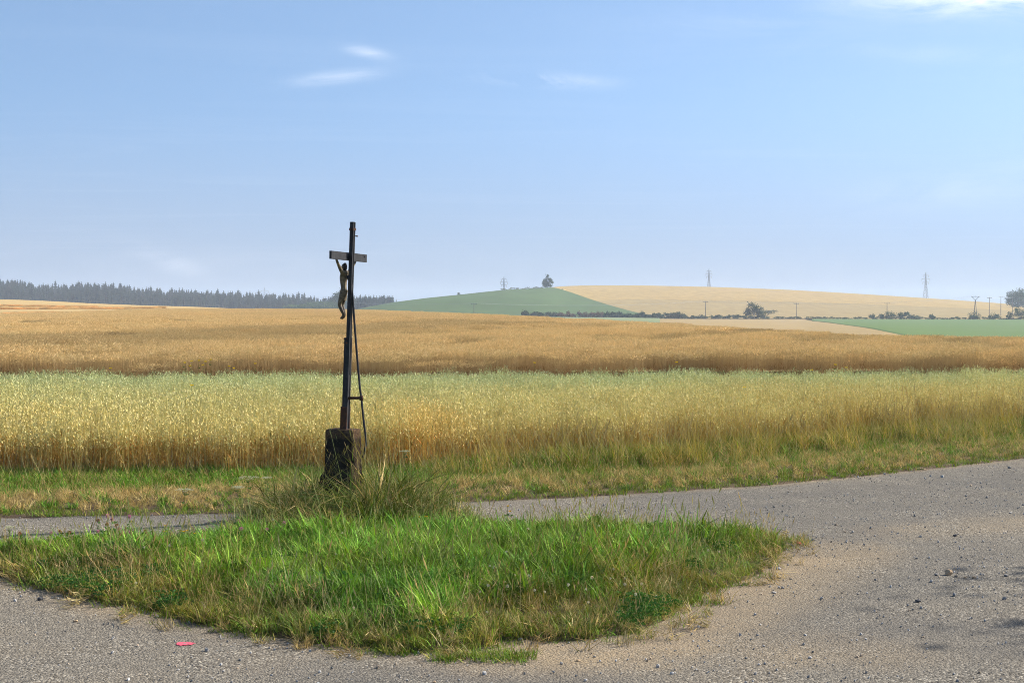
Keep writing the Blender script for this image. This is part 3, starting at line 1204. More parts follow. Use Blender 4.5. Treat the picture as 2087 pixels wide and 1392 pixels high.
def put(name, protos, m, s0, s1, label, tilt=.12, base=(1, 1, 1), v=.15, scale_by=None, xs=None, ys=None, zs=None, cat='grass', tmul=None):
    xs = x if xs is None else xs
    ys = y if ys is None else ys
    zs = z if zs is None else zs
    n = int(m.sum())
    rot, scl = std(n, s0, s1, tilt)
    if scale_by is not None:
        scl = scl * scale_by[m][:, None]
    t = tints(n, base, v)
    if tmul is not None:
        t = t * tmul[m]
    return scatter(name, protos, np.stack([xs[m], ys[m], zs[m]], -1), rot, scl, t, label, cat, real=True)


hgt = (.62 + .26 * sstep(0, .8, sd)) * (.25 + 1.5 * fbm(x * 2.6, y * 2.6, 66, 4))
hgt = hgt * RNG.uniform(.6, 1.25, len(x))
tm = (.45 + 1.1 * fbm(x * 2.3, y * 2.3, 71, 4))[:, None] * (1 + (fbm(x * 1.4, y * 1.4, 73, 3) - .5)[:, None] * np.array([.7, .1, -.3]))
put('island_grass', P_LUSH + P_LUSHS, sel & ~bare, .75, 1.15, 'lush green grass in the heart of the road island', scale_by=hgt, tmul=tm)
put('olive_grass', P_OLIVE, (isl_r >= lush) & ~bare, .7, 1.1, 'olive and straw coloured seeding grass along the island edges', scale_by=hgt, tilt=.2, tmul=tm)
m = (RNG.uniform(0, 1, len(x)) < .22) & (sd > -.02)
put('dry_grass', P_DRY, m & (lush < .7), .6, 1.0, 'dry straw blades mixed into the island grass', scale_by=hgt, tilt=.25)
m = (fbm(x * 2.6, y * 2.6, 25, 3) > .62) & (RNG.uniform(0, 1, len(x)) < .10 + .22 * (sd < .25))
put('clover_leaves', P_CLOV, m & (sd > .0), .6, .95, 'dark clover leaves low in the island grass', cat='clover')

xr, yr = jitter(ISL[:, 0].min() - .3, ISL[:, 0].max() + .4, ISL[:, 1].min() - .3, ISL[:, 1].max(), .07)
sdr = poly_sd(ISL, xr, yr) + (fbm(xr * 1.6, yr * 1.6, 5, 3) - .5) * .25
m = (sdr > -.22) & (sdr < .08) & (RNG.uniform(0, 1, len(xr)) < .65 * sstep(-.25, .05, sdr + (fbm(xr * 2.5, yr * 2.5, 33, 3) - .5) * .3)) & in_view(xr, yr)
put('rim_turf', P_SHORT, m, .5, 1.1, 'ragged low turf creeping from the island rim onto the road', tilt=.2, xs=xr, ys=yr, zs=np.maximum(island_z(xr, yr), 0))
m = (sdr > -.3) & (sdr < .1) & (RNG.uniform(0, 1, len(xr)) < .10)
put('fallen_straw', P_DRY, m, .35, .7, 'fallen straw lying along the rim of the island', tilt=1.1, xs=xr, ys=yr, zs=np.maximum(island_z(xr, yr), 0) + .01, cat='straw')

# ---- weeds round the cross
x, y = jitter(CROSS[0] - 1.5, CROSS[0] + 1.5, CROSS[1] - 1.5, CROSS[1] + .8, .050)
r2 = ((x - CROSS[0] - .08) / 1.08) ** 2 + ((y - CROSS[1] + .3) / 1.15) ** 2 + (fbm(x * 2, y * 2, 17, 3) - .5) * .7
blk = np.maximum(np.abs((x - CROSS[0]) * .93 - (y - CROSS[1]) * .37), np.abs((x - CROSS[0]) * .37 + (y - CROSS[1]) * .93)) < .2
ok = (r2 < 1.0) & ~blk & (RNG.uniform(0, 1, len(x)) < 1.15 - r2 * .75)
x, y, r2 = x[ok], y[ok], r2[ok]
z = island_z(x, y)
hs_ = np.clip(.86 - .50 * r2, .30, 1.0) * np.where((y < CROSS[1] - .1) & (np.abs(x - CROSS[0] + .05) < .3), .72, 1.0)
hs_ = hs_ * RNG.uniform(.4, 1.35, len(x)) * (.6 + .8 * fbm(x * 4, y * 4, 29, 3))
q = RNG.uniform(0, 1, len(x))
put('tall_weeds', P_TALL, q < .70, .75, 1.1, 'tall rank grass growing round the stone block of the cross', scale_by=hs_, tilt=.3, cat='weeds', base=(.50, .62, .48), v=.4)
put('withered_weeds', P_TALLD, q >= .70, .75, 1.1, 'withered tall grass round the stone block of the cross', scale_by=hs_, tilt=.3, cat='weeds')

# ---- verge between far road edge and oats
x, y = jitter(-15, 20, 12, 24, .082)
sdv = y - vrg_y(x) + (fbm(x * 1.3, y * 1.3, 21, 3) - .5) * .12
wid = np.maximum(oat_y(x) - vrg_y(x), .4)
ok = (sdv > 0) & (y < oat_y(x) + .35 + .5 * sstep(0, 3, x)) & in_view(x, y, 260)
x, y, sdv, wid = x[ok], y[ok], sdv[ok], wid[ok]
z = verge_z(x, y)
t = sdv / wid + (fbm(x * .8, y * .8, 44, 3) - .5) * .35
q = RNG.uniform(0, 1, len(x))
pxx = px_of(x, y)
rightish = sstep(750, 1150, pxx)
short = (t < .05) | (sdv < .14)
dryband = sstep(.02, .10, t) * (1 - sstep(.46, .60, t)) * (1 - .35 * rightish)
hv = (.50 + .16 * sstep(.3, 1.0, t) + .36 * rightish * sstep(.35, 1, t)) * (.7 + .6 * fbm(x * 2.5, y * 2.5, 143, 3))
put('roadside_turf', P_SHORT, short & (q < .95), .8, 1.3, 'short turf along the far edge of the road')
mdry = (~short) & (q < dryband * .78)
put('mown_hay', P_DRY, mdry, .75, 1.1, 'band of dry tan grass on the verge behind the road', tilt=.35, scale_by=hv * 1.15, base=(1.12, 1.12, 1.05))
rest = (~short) & ~mdry
leftg = rest & (q > .45 + .4 * rightish)
put('verge_grass', P_LUSH, leftg, .85, 1.25, 'dark green grass strip in front of the oats', scale_by=hv, base=(.85, .95, .9))
tallv = np.where(t > .72, 1.15, .9) * hv
put('verge_seed_grass', P_OLIVE, rest & ~leftg, 1.0, 1.45, 'olive seeding grass on the verge in front of the oats', scale_by=tallv, tilt=.2)

# ---- tall grass in the oat margin towards the right
m_ = (rightish > .15) & (t > .55) & (RNG.uniform(0, 1, len(x)) < .13 * rightish)
put('oat_margin_grass', P_MARG, m_, .5, .85, 'tall yellowing grass mixed into the oat margin at the right', tilt=.2, base=(1.1, 1.05, .85), cat='grass')


# ---- oats
def oat_patch(n, half, edge=False):
    p = Plant()
    for k in range(n):
        x0, y0 = U(-half, half), U(-half, half)
        h = U(.53, .68)
        head = U(0, 6.28)
        sc = np.array(random.choice([(.60, .44, .17), (.62, .43, .14), (.52, .27, .06), (.74, .58, .28), (.46, .20, .04)])) * U(.85, 1.15)
        lean = U(0, .12)
        tip = p.blade((x0, y0, 0), head, h, .0068, lean, .04, sc, np.array([.50, .45, .18]), 3, 0, True)
        tip = p.V[-1][-1]
        # leaves
        for j in range(2):
            zz = U(.1, .42)
            lc = np.array(random.choice([(.42, .24, .06), (.46, .33, .10), (.30, .28, .07), (.50, .22, .05)])) * U(.8, 1.15)
            p.blade((x0 + math.cos(head) * lean * zz, y0 + math.sin(head) * lean * zz, zz), U(0, 6.28), U(.12, .2), .008, .5, .9, lc, lc, 3)
        # nodding panicle
        side = U(0, 6.28)
        for j in range(9):
            f = j / 8
            zz = -.19 + .22 * f
            rr = (.055 * (1 - f) + .012) * U(.5, 1.25)
            a = side + U(-1.9, 1.9)
            q = np.array([tip[0] + math.cos(a) * rr, tip[1] + math.sin(a) * rr, tip[2] + zz])
            d = np.array([math.cos(a) * .5, math.sin(a) * .5, -1.0 + U(-.2, .5)])
            c = np.array(random.choice([(.64, .56, .27), (.55, .51, .24), (.74, .64, .34), (.42, .41, .18), (.62, .50, .20)])) * U(.88, 1.12)
            p.diamond(q, d, U(.025, .037), U(.0105, .015), c, U(0, 3.1))
    return p


P_OAT = [oat_patch(34, .19).build('oat_stand', M_OAT) for _ in range(6)]
x, y = jitter(-16, 22, 14.5, 30, .30)
ok = (y > oat_y(x) + .12 + (fbm(x * 1.2, x * 0 + 3, 12, 3) - .5) * .3) & (y < wheat_y(x) - .75 + .5 * (fbm(x * .8, x * 0, 61, 3) - .5)) & in_view(x, y, 330)
x, y = x[ok], y[ok]
z = verge_z(x, y) - .02
n = len(x)
dep = (y - oat_y(x)) / np.maximum(wheat_y(x) - oat_y(x), 2)
grn = sstep(.02, .85, dep + (fbm(x * .5, y * .5, 88, 4) - .5) * .45)
warm = sstep(.60, .78, fbm(x * .45 + 9, y * .45, 99, 3)) * (1 - grn)
tn = (1 - grn)[:, None] * np.array([1.04, 1.0, .86]) + grn[:, None] * np.array([.80, .96, 1.0])
tn = tn * (1 + warm[:, None] * np.array([.08, -.04, -.15]))
tn *= (.9 + .25 * fbm(x * .9, y * .9, 101, 3))[:, None]
rot, scl = std(n, .93, 1.08, .07)
scl[:, 2] *= (1 - .11 * sstep(.5, 1.0, dep)) * (.92 + .16 * fbm(x * .7, y * .7, 55, 3)) * (1 - .10 * sstep(.5, 1, px_of(x, y) / 2087) * (dep < .1))
scatter('oat_crop', P_OAT, np.stack([x, y, z], -1), rot, scl, tn, 'pale green and yellow oats standing between road and wheat', 'oats')


# ---- wheat
def wheat_patch(n, half, hgt=.90, wmul=1.0, stalk=True, low=0.0, leaf=.8, base=(.46, .28, .10)):
    p = Plant()
    for k in range(n):
        x0, y0 = U(-half, half), U(-half, half)
        h = hgt * U(.93, 1.03)
        head = U(0, 6.28)
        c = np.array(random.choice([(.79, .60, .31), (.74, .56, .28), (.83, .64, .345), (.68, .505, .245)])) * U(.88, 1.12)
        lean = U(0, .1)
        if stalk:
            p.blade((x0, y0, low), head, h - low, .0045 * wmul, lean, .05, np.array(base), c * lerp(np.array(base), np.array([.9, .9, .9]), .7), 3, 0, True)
            tip = p.V[-1][-1]
            if U(0, 1) < leaf:
                lc = np.array([.26, .14, .045]) * U(.6, 1.1)  # dry leaf brown, darkened so the colour carries the crop front's shade
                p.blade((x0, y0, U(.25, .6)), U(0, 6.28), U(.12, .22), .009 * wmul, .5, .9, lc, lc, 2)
        else:
            tip = np.array([x0, y0, h])
        d = np.array([math.cos(head) * U(.3, 1.2), math.sin(head) * U(.3, 1.2), U(.1, 1.0)])
        p.diamond(tip - d * .01, d, U(.075, .11), .014 * wmul, c, U(0, 3), True)
    return p


P_WHEAT = [wheat_patch(330, .5, wmul=.85, base=(.20, .11, .035)).build('wheat_stand', M_WHEAT) for _ in range(4)]  # brown stalk feet, darkened further to paint in shade along the wheat's front
P_WHEATF = [wheat_patch(1500, 1.6, wmul=1.9, low=.55, leaf=.1).build('wheat_stand_far', M_WHEAT) for _ in range(4)]
x, y = jitter(-24, 30, 28.2, 62, .62)
ok = (y > wheat_y(x)) & in_view(x, y, 200) & (y < col_at(px_of(x, y), D1) + 5)
x, y = x[ok], y[ok]
tr = tram(x, y)
ok = RNG.uniform(0, 1, len(x)) > tr * .9
x, y = x[ok], y[ok]
n = len(x)
band = (1 - .05 * sstep(.50, .68, fbm(x * .05 + 3, y * .02, 111, 4))) * (1 - .22 * laid(x, y))
edge = np.where(y < wheat_y(x) + .8, RNG.uniform(.98, 1.12, n), 1.04)
rot, scl = std(n, .95, 1.06, .06)
scl[:, 2] *= edge
tn = tints(n, (1, 1, 1), .05) * (band * (1 - .30 * tram(x, y)))[:, None]
PW = np.stack([x, y, np.where(y > 32, land(x, y), .03)], -1)
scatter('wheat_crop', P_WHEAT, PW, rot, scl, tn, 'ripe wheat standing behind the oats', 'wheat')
x, y = jitter(-110, 90, 58, 330, 2.3)
pq = px_of(x, y)
ok = in_view(x, y, 120) & (y < col_at(pq, D1) + 6) & (y > 60)
x, y = x[ok], y[ok]
tr = tram(x, y)
ok = RNG.uniform(0, 1, len(x)) > tr * .95
x, y = x[ok], y[ok]
n = len(x)
band = (1 - .05 * sstep(.50, .68, fbm(x * .05 + 3, y * .02, 111, 4))) * (1 - .22 * laid(x, y))
rot, scl = std(n, .97, 1.05, .02)
scatter('distant_wheat_crop', P_WHEATF, np.stack([x, y, land(x, y)], -1), rot, scl, tints(n, (1, 1, 1), .03) * (band * (1 - .30 * tram(x, y)))[:, None], 'ripe wheat running up to the field crest', 'wheat')
# rows of uncut straw in the pale field
PX_, PY_ = [], []
for (ya, yb, xa, xb) in ((632, 629, -200, 330), (622.5, 627, -200, 190), (647, 640, -200, 120)):
    for px in np.arange(xa, xb, 1.3):
        py = ya + (yb - ya) * (px - xa) / (xb - xa) + U(-.4, .4)
        if U(0, 1) < .3:
            continue
        dd = np.linspace(col_at(px, D1) + 3, col_at(px, D2), 200)
        xx = (px - 1043.5) / F * dd
        zz = land(xx, dd) + .7
        k = np.nonzero(CAM_H + dd * tan_el(py) <= zz)[0]
        if len(k):
            PX_.append(xx[k[0]])
            PY_.append(dd[k[0]])
x, y = np.array(PX_), np.array(PY_)
n = len(x)
rot, scl = std(n, .45, .7, .05)
scl[:, 2] = RNG.uniform(.95, 1.2, n)
scatter('uncut_straw', P_WHEATF, np.stack([x, y, land(x, y)], -1), rot, scl, tints(n, (1.1, 1.0, .9), .2), 'ragged rows of uncut straw in the pale field', 'straw')

# ------------------------------------------------------------------ wayside cross
CR = empty('wayside_cross', (CROSS[0], CROSS[1], float(island_z(np.array([CROSS[0]]), np.array([CROSS[1]]))[0]) - .12), R(-22))
tag(CR, 'black iron wayside cross with small figure, leaning on a stone block', 'cross')
zb = CR.location.z


def zloc(py):
    return CAM_H + 13.4 * tan_el(py) - zb


# local X = back of the cross (towards the right), local Y = along the beam (away), Z up
def block_mesh():
    bm = bmesh.new()
    H = zloc(874)
    prof = [(0.0, .18), (.22, .178), (.40, .172), (.455, .165), (.50, .158), (.56, .155), (H - .03, .150), (H - .008, .145), (H, .132)]
    n = 36
    rings = []
    for (zz, hw) in prof:
        for sub in range(1):
            ring = []
            for k in range(n):
                s = k / n * 4
                e = int(s)
                f = s - e
                pts = [(-1, -1), (1, -1), (1, 1), (-1, 1)]
                a, b = pts[e], pts[(e + 1) % 4]
                q = [a[0] + (b[0] - a[0]) * f, a[1] + (b[1] - a[1]) * f]
                rr = 1.0 - .05 * (max(0, abs(q[0]) + abs(q[1]) - 1.7) / .3)
                ring.append(bm.verts.new((q[0] * hw * rr * .95, q[1] * hw * rr * .70, zz)))
            rings.append(ring)
    for a, b in zip(rings[:-1], rings[1:]):
        for k in range(n):
            bm.faces.new((a[k], a[(k + 1) % n], b[(k + 1) % n], b[k]))
    bm.faces.new(rings[-1])
    bm.faces.new(list(reversed(rings[0])))
    bmesh.ops.subdivide_edges(bm, edges=[e for e in bm.edges if e.calc_length() > .05], cuts=2, use_grid_fill=True)
    for v in bm.verts:
        a = np.array([v.co.x * 9 + v.co.z * 5]), np.array([v.co.y * 9 - v.co.z * 7])
        nn = float(fbm(a[0], a[1], 4, 3)[0]) - .5
        dirv = Vector((v.co.x, v.co.y, 0)).normalized()
        v.co += dirv * nn * (.035 if v.co.z < .5 else .014)
        # broken corner low at the front left
        if v.co.x < -.08 and v.co.y < -.02 and .33 < v.co.z < .48:
            v.co += dirv * .03
    me = bpy.data.meshes.new('base_block')
    bm.to_mesh(me)
    bm.free()
    me.materials.append(M_BLOCK)
    o = bpy.data.objects.new('base_block', me)
    COL.objects.link(o)
    o.parent = CR
    return o


blk = block_mesh()
blk.location = (-.028, 0, 0)
blk['label'] = 'near black stone block, rust stained on its sunny side'
LEAN = (720.5 - 704.5) / (870 - 453)          # sideways per unit height in the picture
zt = zloc(873)


def ax(zz):          # axis of the shaft at height zz in local x
    return (zz - zt) * LEAN / .93


def lean_box(mb, z0, z1, x0, x1, y0, y1):
    P = []
    for zz in (z0, z1):
        a = ax(zz)
        P += [(a + x0, y0, zz), (a + x1, y0, zz), (a + x1, y1, zz), (a + x0, y1, zz)]
    mb.add(P, [(3, 2, 1, 0), (4, 5, 6, 7), (0, 1, 5, 4), (1, 2, 6, 5), (2, 3, 7, 6), (3, 0, 4, 7)])


ztop = zloc(453)
z_mid = zloc(688)
z_low = zloc(828)
m = MB()
lean_box(m, z_mid - .35, ztop, -.018, .016, -.018, .018)
lean_box(m, z_mid - .35, ztop - .004, .0165, .021, -.022, -.008)     # rolled flange edges of the section
lean_box(m, z_mid - .35, ztop - .004, .0165, .021, .008, .022)
shaft = m.build('shaft', M_BLACK, CR)
m = MB()
lean_box(m, zt - .05, z_mid, -.034, -.0195, -.024, .024)
lean_box(m, zt - .05, z_mid - .002, -.0185, .024, -.0275, -.0190)
lean_box(m, zt - .05, z_mid - .002, -.0185, .024, .0190, .0275)
lean_box(m, zt - .05, z_mid - .352, -.0182, .018, -.0185, .0185)
sh2 = m.build('shaft_sleeve', M_BLACK, CR)
m = MB()
lean_box(m, zt - .06, z_low, -.046, -.0355, -.030, .030)
lean_box(m, zt - .06, z_low - .004, -.0345, .026, -.035, -.0285)
lean_box(m, zt - .06, z_low - .004, -.0345, .026, .0285, .035)
m.build('foot_clamp', M_RUST, CR)
for zz in (z_mid - .012, z_mid - .05):
    m = MB()
    m.tube([(ax(zz) - .046, -.008, zz), (ax(zz) - .032, -.008, zz)], .008, 8)
    m.build('bolt', M_RUST, CR)
    m = MB()
    m.tube([(ax(zz) - .004, -.037, zz), (ax(zz) - .004, -.027, zz)], .009, 8)
    m.build('bolt', M_RUST, CR)
# crossbeam: a thin plank with a bored hole near its far end
zbm = zloc(523.5)
BL = .345
plate = MB()
hh, th = .037, .012
Yh, Zh, rh = BL - .055, .012, .011
outer = [(-BL, -hh), (BL, -hh), (BL, hh), (-BL, hh)]
nh = 12
hole = [(Yh + rh * math.cos(6.2832 * k / nh), Zh + rh * math.sin(6.2832 * k / nh)) for k in range(nh)]
bm = bmesh.new()
for sx in (1,):
    vo = [bm.verts.new((th, p[0], p[1])) for p in outer]
    vh = [bm.verts.new((th, p[0], p[1])) for p in hole]
    eo = [bm.edges.new((vo[i], vo[(i + 1) % 4])) for i in range(4)]
    eh = [bm.edges.new((vh[i], vh[(i + 1) % nh])) for i in range(nh)]
    bmesh.ops.triangle_fill(bm, edges=eo + eh, use_beauty=True)
r_ = bmesh.ops.extrude_face_region(bm, geom=bm.faces[:])
for v in [e for e in r_['geom'] if isinstance(e, bmesh.types.BMVert)]:
    v.co.x -= 2 * th
bmesh.ops.recalc_face_normals(bm, faces=bm.faces[:])
me = bpy.data.meshes.new('crossbeam')
bm.to_mesh(me)
bm.free()
me.materials.append(M_BLACK)
beam = bpy.data.objects.new('crossbeam', me)
COL.objects.link(beam)
beam.parent = CR
beam.location = (ax(zbm) - .031, 0, zbm)
beam.rotation_euler = (R(-1.2), 0, 0)
beam['label'] = 'weathered grey-black crossbeam plank with a small bored hole'
# screw and strap near the top
m = MB()
zz = zloc(482)
m.tube([(ax(zz) + .026, 0, zz), (ax(zz) + .052, 0, zz)], .005, 6)
m.tube([(ax(zz) + .048, 0, zz), (ax(zz) + .056, 0, zz)], .008, 8)
m.build('screw', M_RUST, CR)
m = MB()
zz = zloc(468)
lean_box(m, zz - .012, zz + .012, -.0205, .0255, -.0265, .0265)
m.build('strap', M_RUST, CR)
# bent brace behind
pts = []
for (px, py) in ((709, 562), (712, 571), (716, 575), (718.5, 583), (720.5, 610), (724, 660), (729.5, 730), (735, 790), (738.5, 815), (742, 850), (746.5, 885), (747.5, 902), (745, 916), (741, 930)):
    zz = zloc(py)
    xc = (px - 704.5) / (F / 13.4) / .927
    pts.append((xc, 0.0, zz))
m = MB()
m.tube(pts, .0105, 8)
m.build('brace_rod', M_BLACK, CR, smooth=True)
m = MB()
zz = zloc(811)
m.tube([(ax(zz) + .02, 0, zz), ((738 - 704.5) / (F / 13.4) / .927, 0, zz + .004)], .013, 8)
m.tube([((738 - 704.5) / (F / 13.4) / .927, 0, zz - .02), ((738 - 704.5) / (F / 13.4) / .927, 0, zz + .028)], .018, 8)
m.build('brace_strut', M_RUST, CR, smooth=True)


# the figure: one skinned body hanging from the beam
def skin_body(name, verts, edges, radii, root, mat, parent, sub=2):
    me = bpy.data.meshes.new(name)
    me.from_pydata(verts, edges, [])
    o = bpy.data.objects.new(name, me)
    COL.objects.link(o)
    sk = o.modifiers.new('skin', 'SKIN')
    for i, r in enumerate(radii):
        me.skin_vertices[0].data[i].radius = r if isinstance(r, tuple) else (r, r)
        me.skin_vertices[0].data[i].use_root = i == root
    sk.use_smooth_shade = True
    ss = o.modifiers.new('sub', 'SUBSURF')
    ss.levels = ss.render_levels = sub
    bpy.context.view_layer.update()
    ev = o.evaluated_get(bpy.context.evaluated_depsgraph_get())
    out = bpy.data.meshes.new_from_object(ev)
    out.materials.clear()
    out.materials.append(mat)
    bpy.data.objects.remove(o)
    out.name = name
    ob = bpy.data.objects.new(name, out)
    COL.objects.link(ob)
    ob.parent = parent
    return ob


zs_ = zloc(557)
bx0 = ax(zs_) - .020


def fx(px_off):      # picture offset (px) from the shaft axis to local x
    return px_off / (F / 13.4) / .927


sk_v, sk_e, sk_r = [], [], []


def sv(xo, yo, py, r):
    sk_v.append((ax(zloc(py)) + xo, yo, zloc(py)))
    sk_r.append(tuple(q * 1.22 for q in r) if isinstance(r, tuple) else r * 1.3)
    return len(sk_v) - 1


pel = sv(-.068, 0, 600, (.030, .026))
wai = sv(-.070, 0, 588, (.027, .021))
che = sv(-.078, 0, 572, (.036, .027))
shc = sv(-.064, 0, 558, (.034, .022))
nek = sv(-.064, -.004, 551, .012)
hed = sv(-.074, -.010, 545, (.021, .025))
hdt = sv(-.068, -.012, 537.5, (.018, .021))
sk_e += [(pel, wai), (wai, che), (che, shc), (shc, nek), (nek, hed), (hed, hdt)]
for s in (-1, 1):
    a = sv(-.060, s * .062, 556, .0155)
    b = sv(-.058, s * .115, 546, .0135)
    c = sv(-.056, s * .160, 537, .0105)
    d = sv(-.054, s * .186, 531, (.010, .007))
    e = sv(-.052, s * .200, 527, (.011, .006))
    sk_e += [(shc, a), (a, b), (b, c), (c, d), (d, e)]
    h = sv(-.072, s * .024, 605, .021)
    k1 = sv(-.088, s * .026, 614, .018)
    k = sv(-.098, s * .024, 621, .0155)
    k2 = sv(-.078, s * .020, 631, .0145)
    an = sv(-.058, s * .012, 641, .0095)
    hl = sv(-.062, s * .012, 645, .011)
    to = sv(-.090, s * .013, 650, (.010, .007))
    sk_e += [(pel, h), (h, k1), (k1, k), (k, k2), (k2, an), (an, hl), (hl, to)]
fig = skin_body('crucified_figure', sk_v, sk_e, sk_r, pel, M_FIG, CR)
fig['label'] = 'small aged cream figure hanging by its arms from the crossbeam'
# loincloth: a wrapped band with folds and a hanging end
M_CLOTH = m_plain('dark_cloth_paint', (.23, .175, .10), .7, var=.6, scale=60, col2=(.06, .045, .03))
m = MB()
V, Fc = [], []
zrows = [zloc(591), zloc(595), zloc(600), zloc(606), zloc(612)]
for i, zz in enumerate(zrows):
    for k in range(24):
        a = 6.2832 * k / 24
        rx = (.034, .035, .034, .032, .031)[i] + .003 * math.sin(a * 5 + i)
        ry = (.040, .045, .049, .052, .053)[i] + .003 * math.sin(a * 7 + i * 2)
        V.append((ax(zz) + (-.069, -.070, -.072, -.077, -.084)[i] + rx * math.cos(a), ry * math.sin(a), zz + .006 * math.sin(a * 3 + i) * (i > 2)))
for i in range(4):
    for k in range(24):
        Fc.append((i * 24 + k, i * 24 + (k + 1) % 24, (i + 1) * 24 + (k + 1) % 24, (i + 1) * 24 + k))
m.add(V, Fc)
m.build('loincloth', M_CLOTH, fig, smooth=True)
m = MB()
V = []
for i in range(9):      # hair
    pass
hp = sk_v[hed]
bm = bmesh.new()
bmesh.ops.create_uvsphere(bm, u_segments=14, v_segments=10, radius=1)
for v in bm.verts:
    nz = float(fbm(np.array([v.co.x * 4 + 5]), np.array([v.co.y * 4 + v.co.z * 3]), 3, 2)[0]) - .5
    v.co = Vector((v.co.x * .021 + .012, v.co.y * .026, v.co.z * .036 - .004)) * (1 + .25 * nz)
me = bpy.data.meshes.new('hair')
bm.to_mesh(me)
bm.free()
me.materials.append(m_plain('dark_hair_paint', (.035, .025, .018), .7, scale=80))
me.polygons.foreach_set('use_smooth', np.ones(len(me.polygons), bool))
hair = bpy.data.objects.new('hair', me)
COL.objects.link(hair)
hair.parent = fig
hair.location = Vector(hp) + Vector((.002, 0, .010))
for s in (-1, 1):
    for f in range(5):
        m = MB()
        q = Vector(sk_v[7 + (0 if s < 0 else 12) + 4])
        m.tube([q + Vector((-.003, s * .002 + (f - 2) * .0035, 0)), q + Vector((-.005, s * .008 + (f - 2) * .0042, .012)), q + Vector((-.012, s * .010 + (f - 2) * .004, .018 - abs(f - 2) * .0012))], [.0026, .0024, .0018], 5)
        m.build('finger', M_FIG, fig, smooth=True)


# ------------------------------------------------------------------ trees, bushes, hedge
def leaf_cloud(blobs, n, size, cols, seed, flat=.55):
    """many small leaf faces gathered in clumps through the given ellipsoids"""
    rg = np.random.default_rng(seed)
    V, C = [], []
    vol = np.array([b[3] * b[4] * b[5] for b in blobs]) ** .67
    cnt = (n * vol / vol.sum()).astype(int)
    for b, m_ in zip(blobs, cnt):
        nc = max(4, m_ // 38)
        u = rg.normal(size=(nc, 3))
        u /= np.linalg.norm(u, axis=1)[:, None]
        rr = rg.uniform(.35, 1.02, nc) ** .6
        cc = u * rr[:, None] * np.array(b[3:6]) + np.array(b[:3])
        w = rg.integers(0, nc, m_)
        sp = np.array(b[3:6]) * .24
        p = cc[w] + rg.normal(size=(m_, 3)) * sp
        tone = rg.uniform(.75, 1.25, nc)[w]
        a = rg.normal(size=(m_, 3))
        a[:, 2] *= flat
        a /= np.linalg.norm(a, axis=1)[:, None]
        t = rg.normal(size=(m_, 3))
        bb = np.cross(a, t)
        bb /= np.linalg.norm(bb, axis=1)[:, None]
        s = size * rg.uniform(.6, 1.4, m_)[:, None]
        q = np.stack([p - a * s, p + bb * s * .6, p + a * s, p - bb * s * .6], 1)
        V.append(q.reshape(-1, 3))
        c = np.array(cols)[rg.integers(0, len(cols), m_)] * tone[:, None] * rg.uniform(.85, 1.15, (m_, 1))
        C.append(np.repeat(c, 4, 0))
    V = np.concatenate(V)
    Fc = np.arange(len(V)).reshape(-1, 4)
    return V, Fc, np.concatenate(C)


def tree(name, loc, blobs, n, size, cols, label, trunk_h, trunk_r, seed, bark=None, group=None, limbs=6, cat='tree', crown_name='crown'):
    e = empty(name, loc)
    tag(e, label, cat, group)
    V, Fc, C = leaf_cloud(blobs, n, size, cols, seed)
    mesh_obj(crown_name, V, Fc, M_LEAF, e, {'tint': C})
    rg = random.Random(seed)
    m = MB()
    topb = max(blobs, key=lambda b: b[2])
    tops = [Vector((0, 0, -.4)), Vector((rg.uniform(-.1, .1), rg.uniform(-.1, .1), trunk_h * .5)), Vector((rg.uniform(-.2, .2), rg.uniform(-.2, .2), trunk_h)), Vector((topb[0] * .6, topb[1] * .6, topb[2]))]
    m.tube(tops, [trunk_r * 1.25, trunk_r, trunk_r * .8, trunk_r * .25], 7)
    for k in range(limbs):
        b = blobs[k % len(blobs)]
        s0 = tops[1].lerp(tops[2], rg.uniform(.3, 1))
        en = Vector((b[0] + rg.uniform(-.6, .6) * b[3], b[1] + rg.uniform(-.6, .6) * b[4], b[2] + rg.uniform(-.3, .6) * b[5]))
        m.tube([s0, s0.lerp(en, .5) + Vector((0, 0, -.15 * (en - s0).length * .3)), en], [trunk_r * .5, trunk_r * .32, trunk_r * .08], 5)
    m.build('trunk', bark or M_BARK, e, smooth=True)
    return e


DK = [(.032, .060, .022), (.040, .075, .026), (.048, .085, .030)]
MIDG = [(.055, .095, .032), (.07, .115, .04), (.045, .08, .028)]


def blob_px(px, py, d, wpx, hpx, base, depth=None):
    """an ellipsoid (relative to base) that spans wpx x hpx in the picture"""
    X, Y, Z = at(px, py, d)
    k = d / F
    return (X - base[0], 0 if depth is None else depth, Z - base[2], wpx * k / 2, (wpx * k / 2) * .9, hpx * k / 2)


# lone tree on the hill
b = at_land(1115, 903)
b = (b[0], b[1], b[2] + .4)
d = 903
tree('hill_tree', b, [blob_px(1116, 570, d, 9, 15, b), blob_px(1110, 576, d, 9, 13, b), blob_px(1122, 575, d, 9, 12, b), blob_px(1115, 581, d, 17, 12, b), blob_px(1116, 564.5, d, 5, 8, b)], 2200, .34, DK + MIDG[:1],
     'lone dark tree on the crest where the green hill meets the ripe field', 2.2, .28, 3)
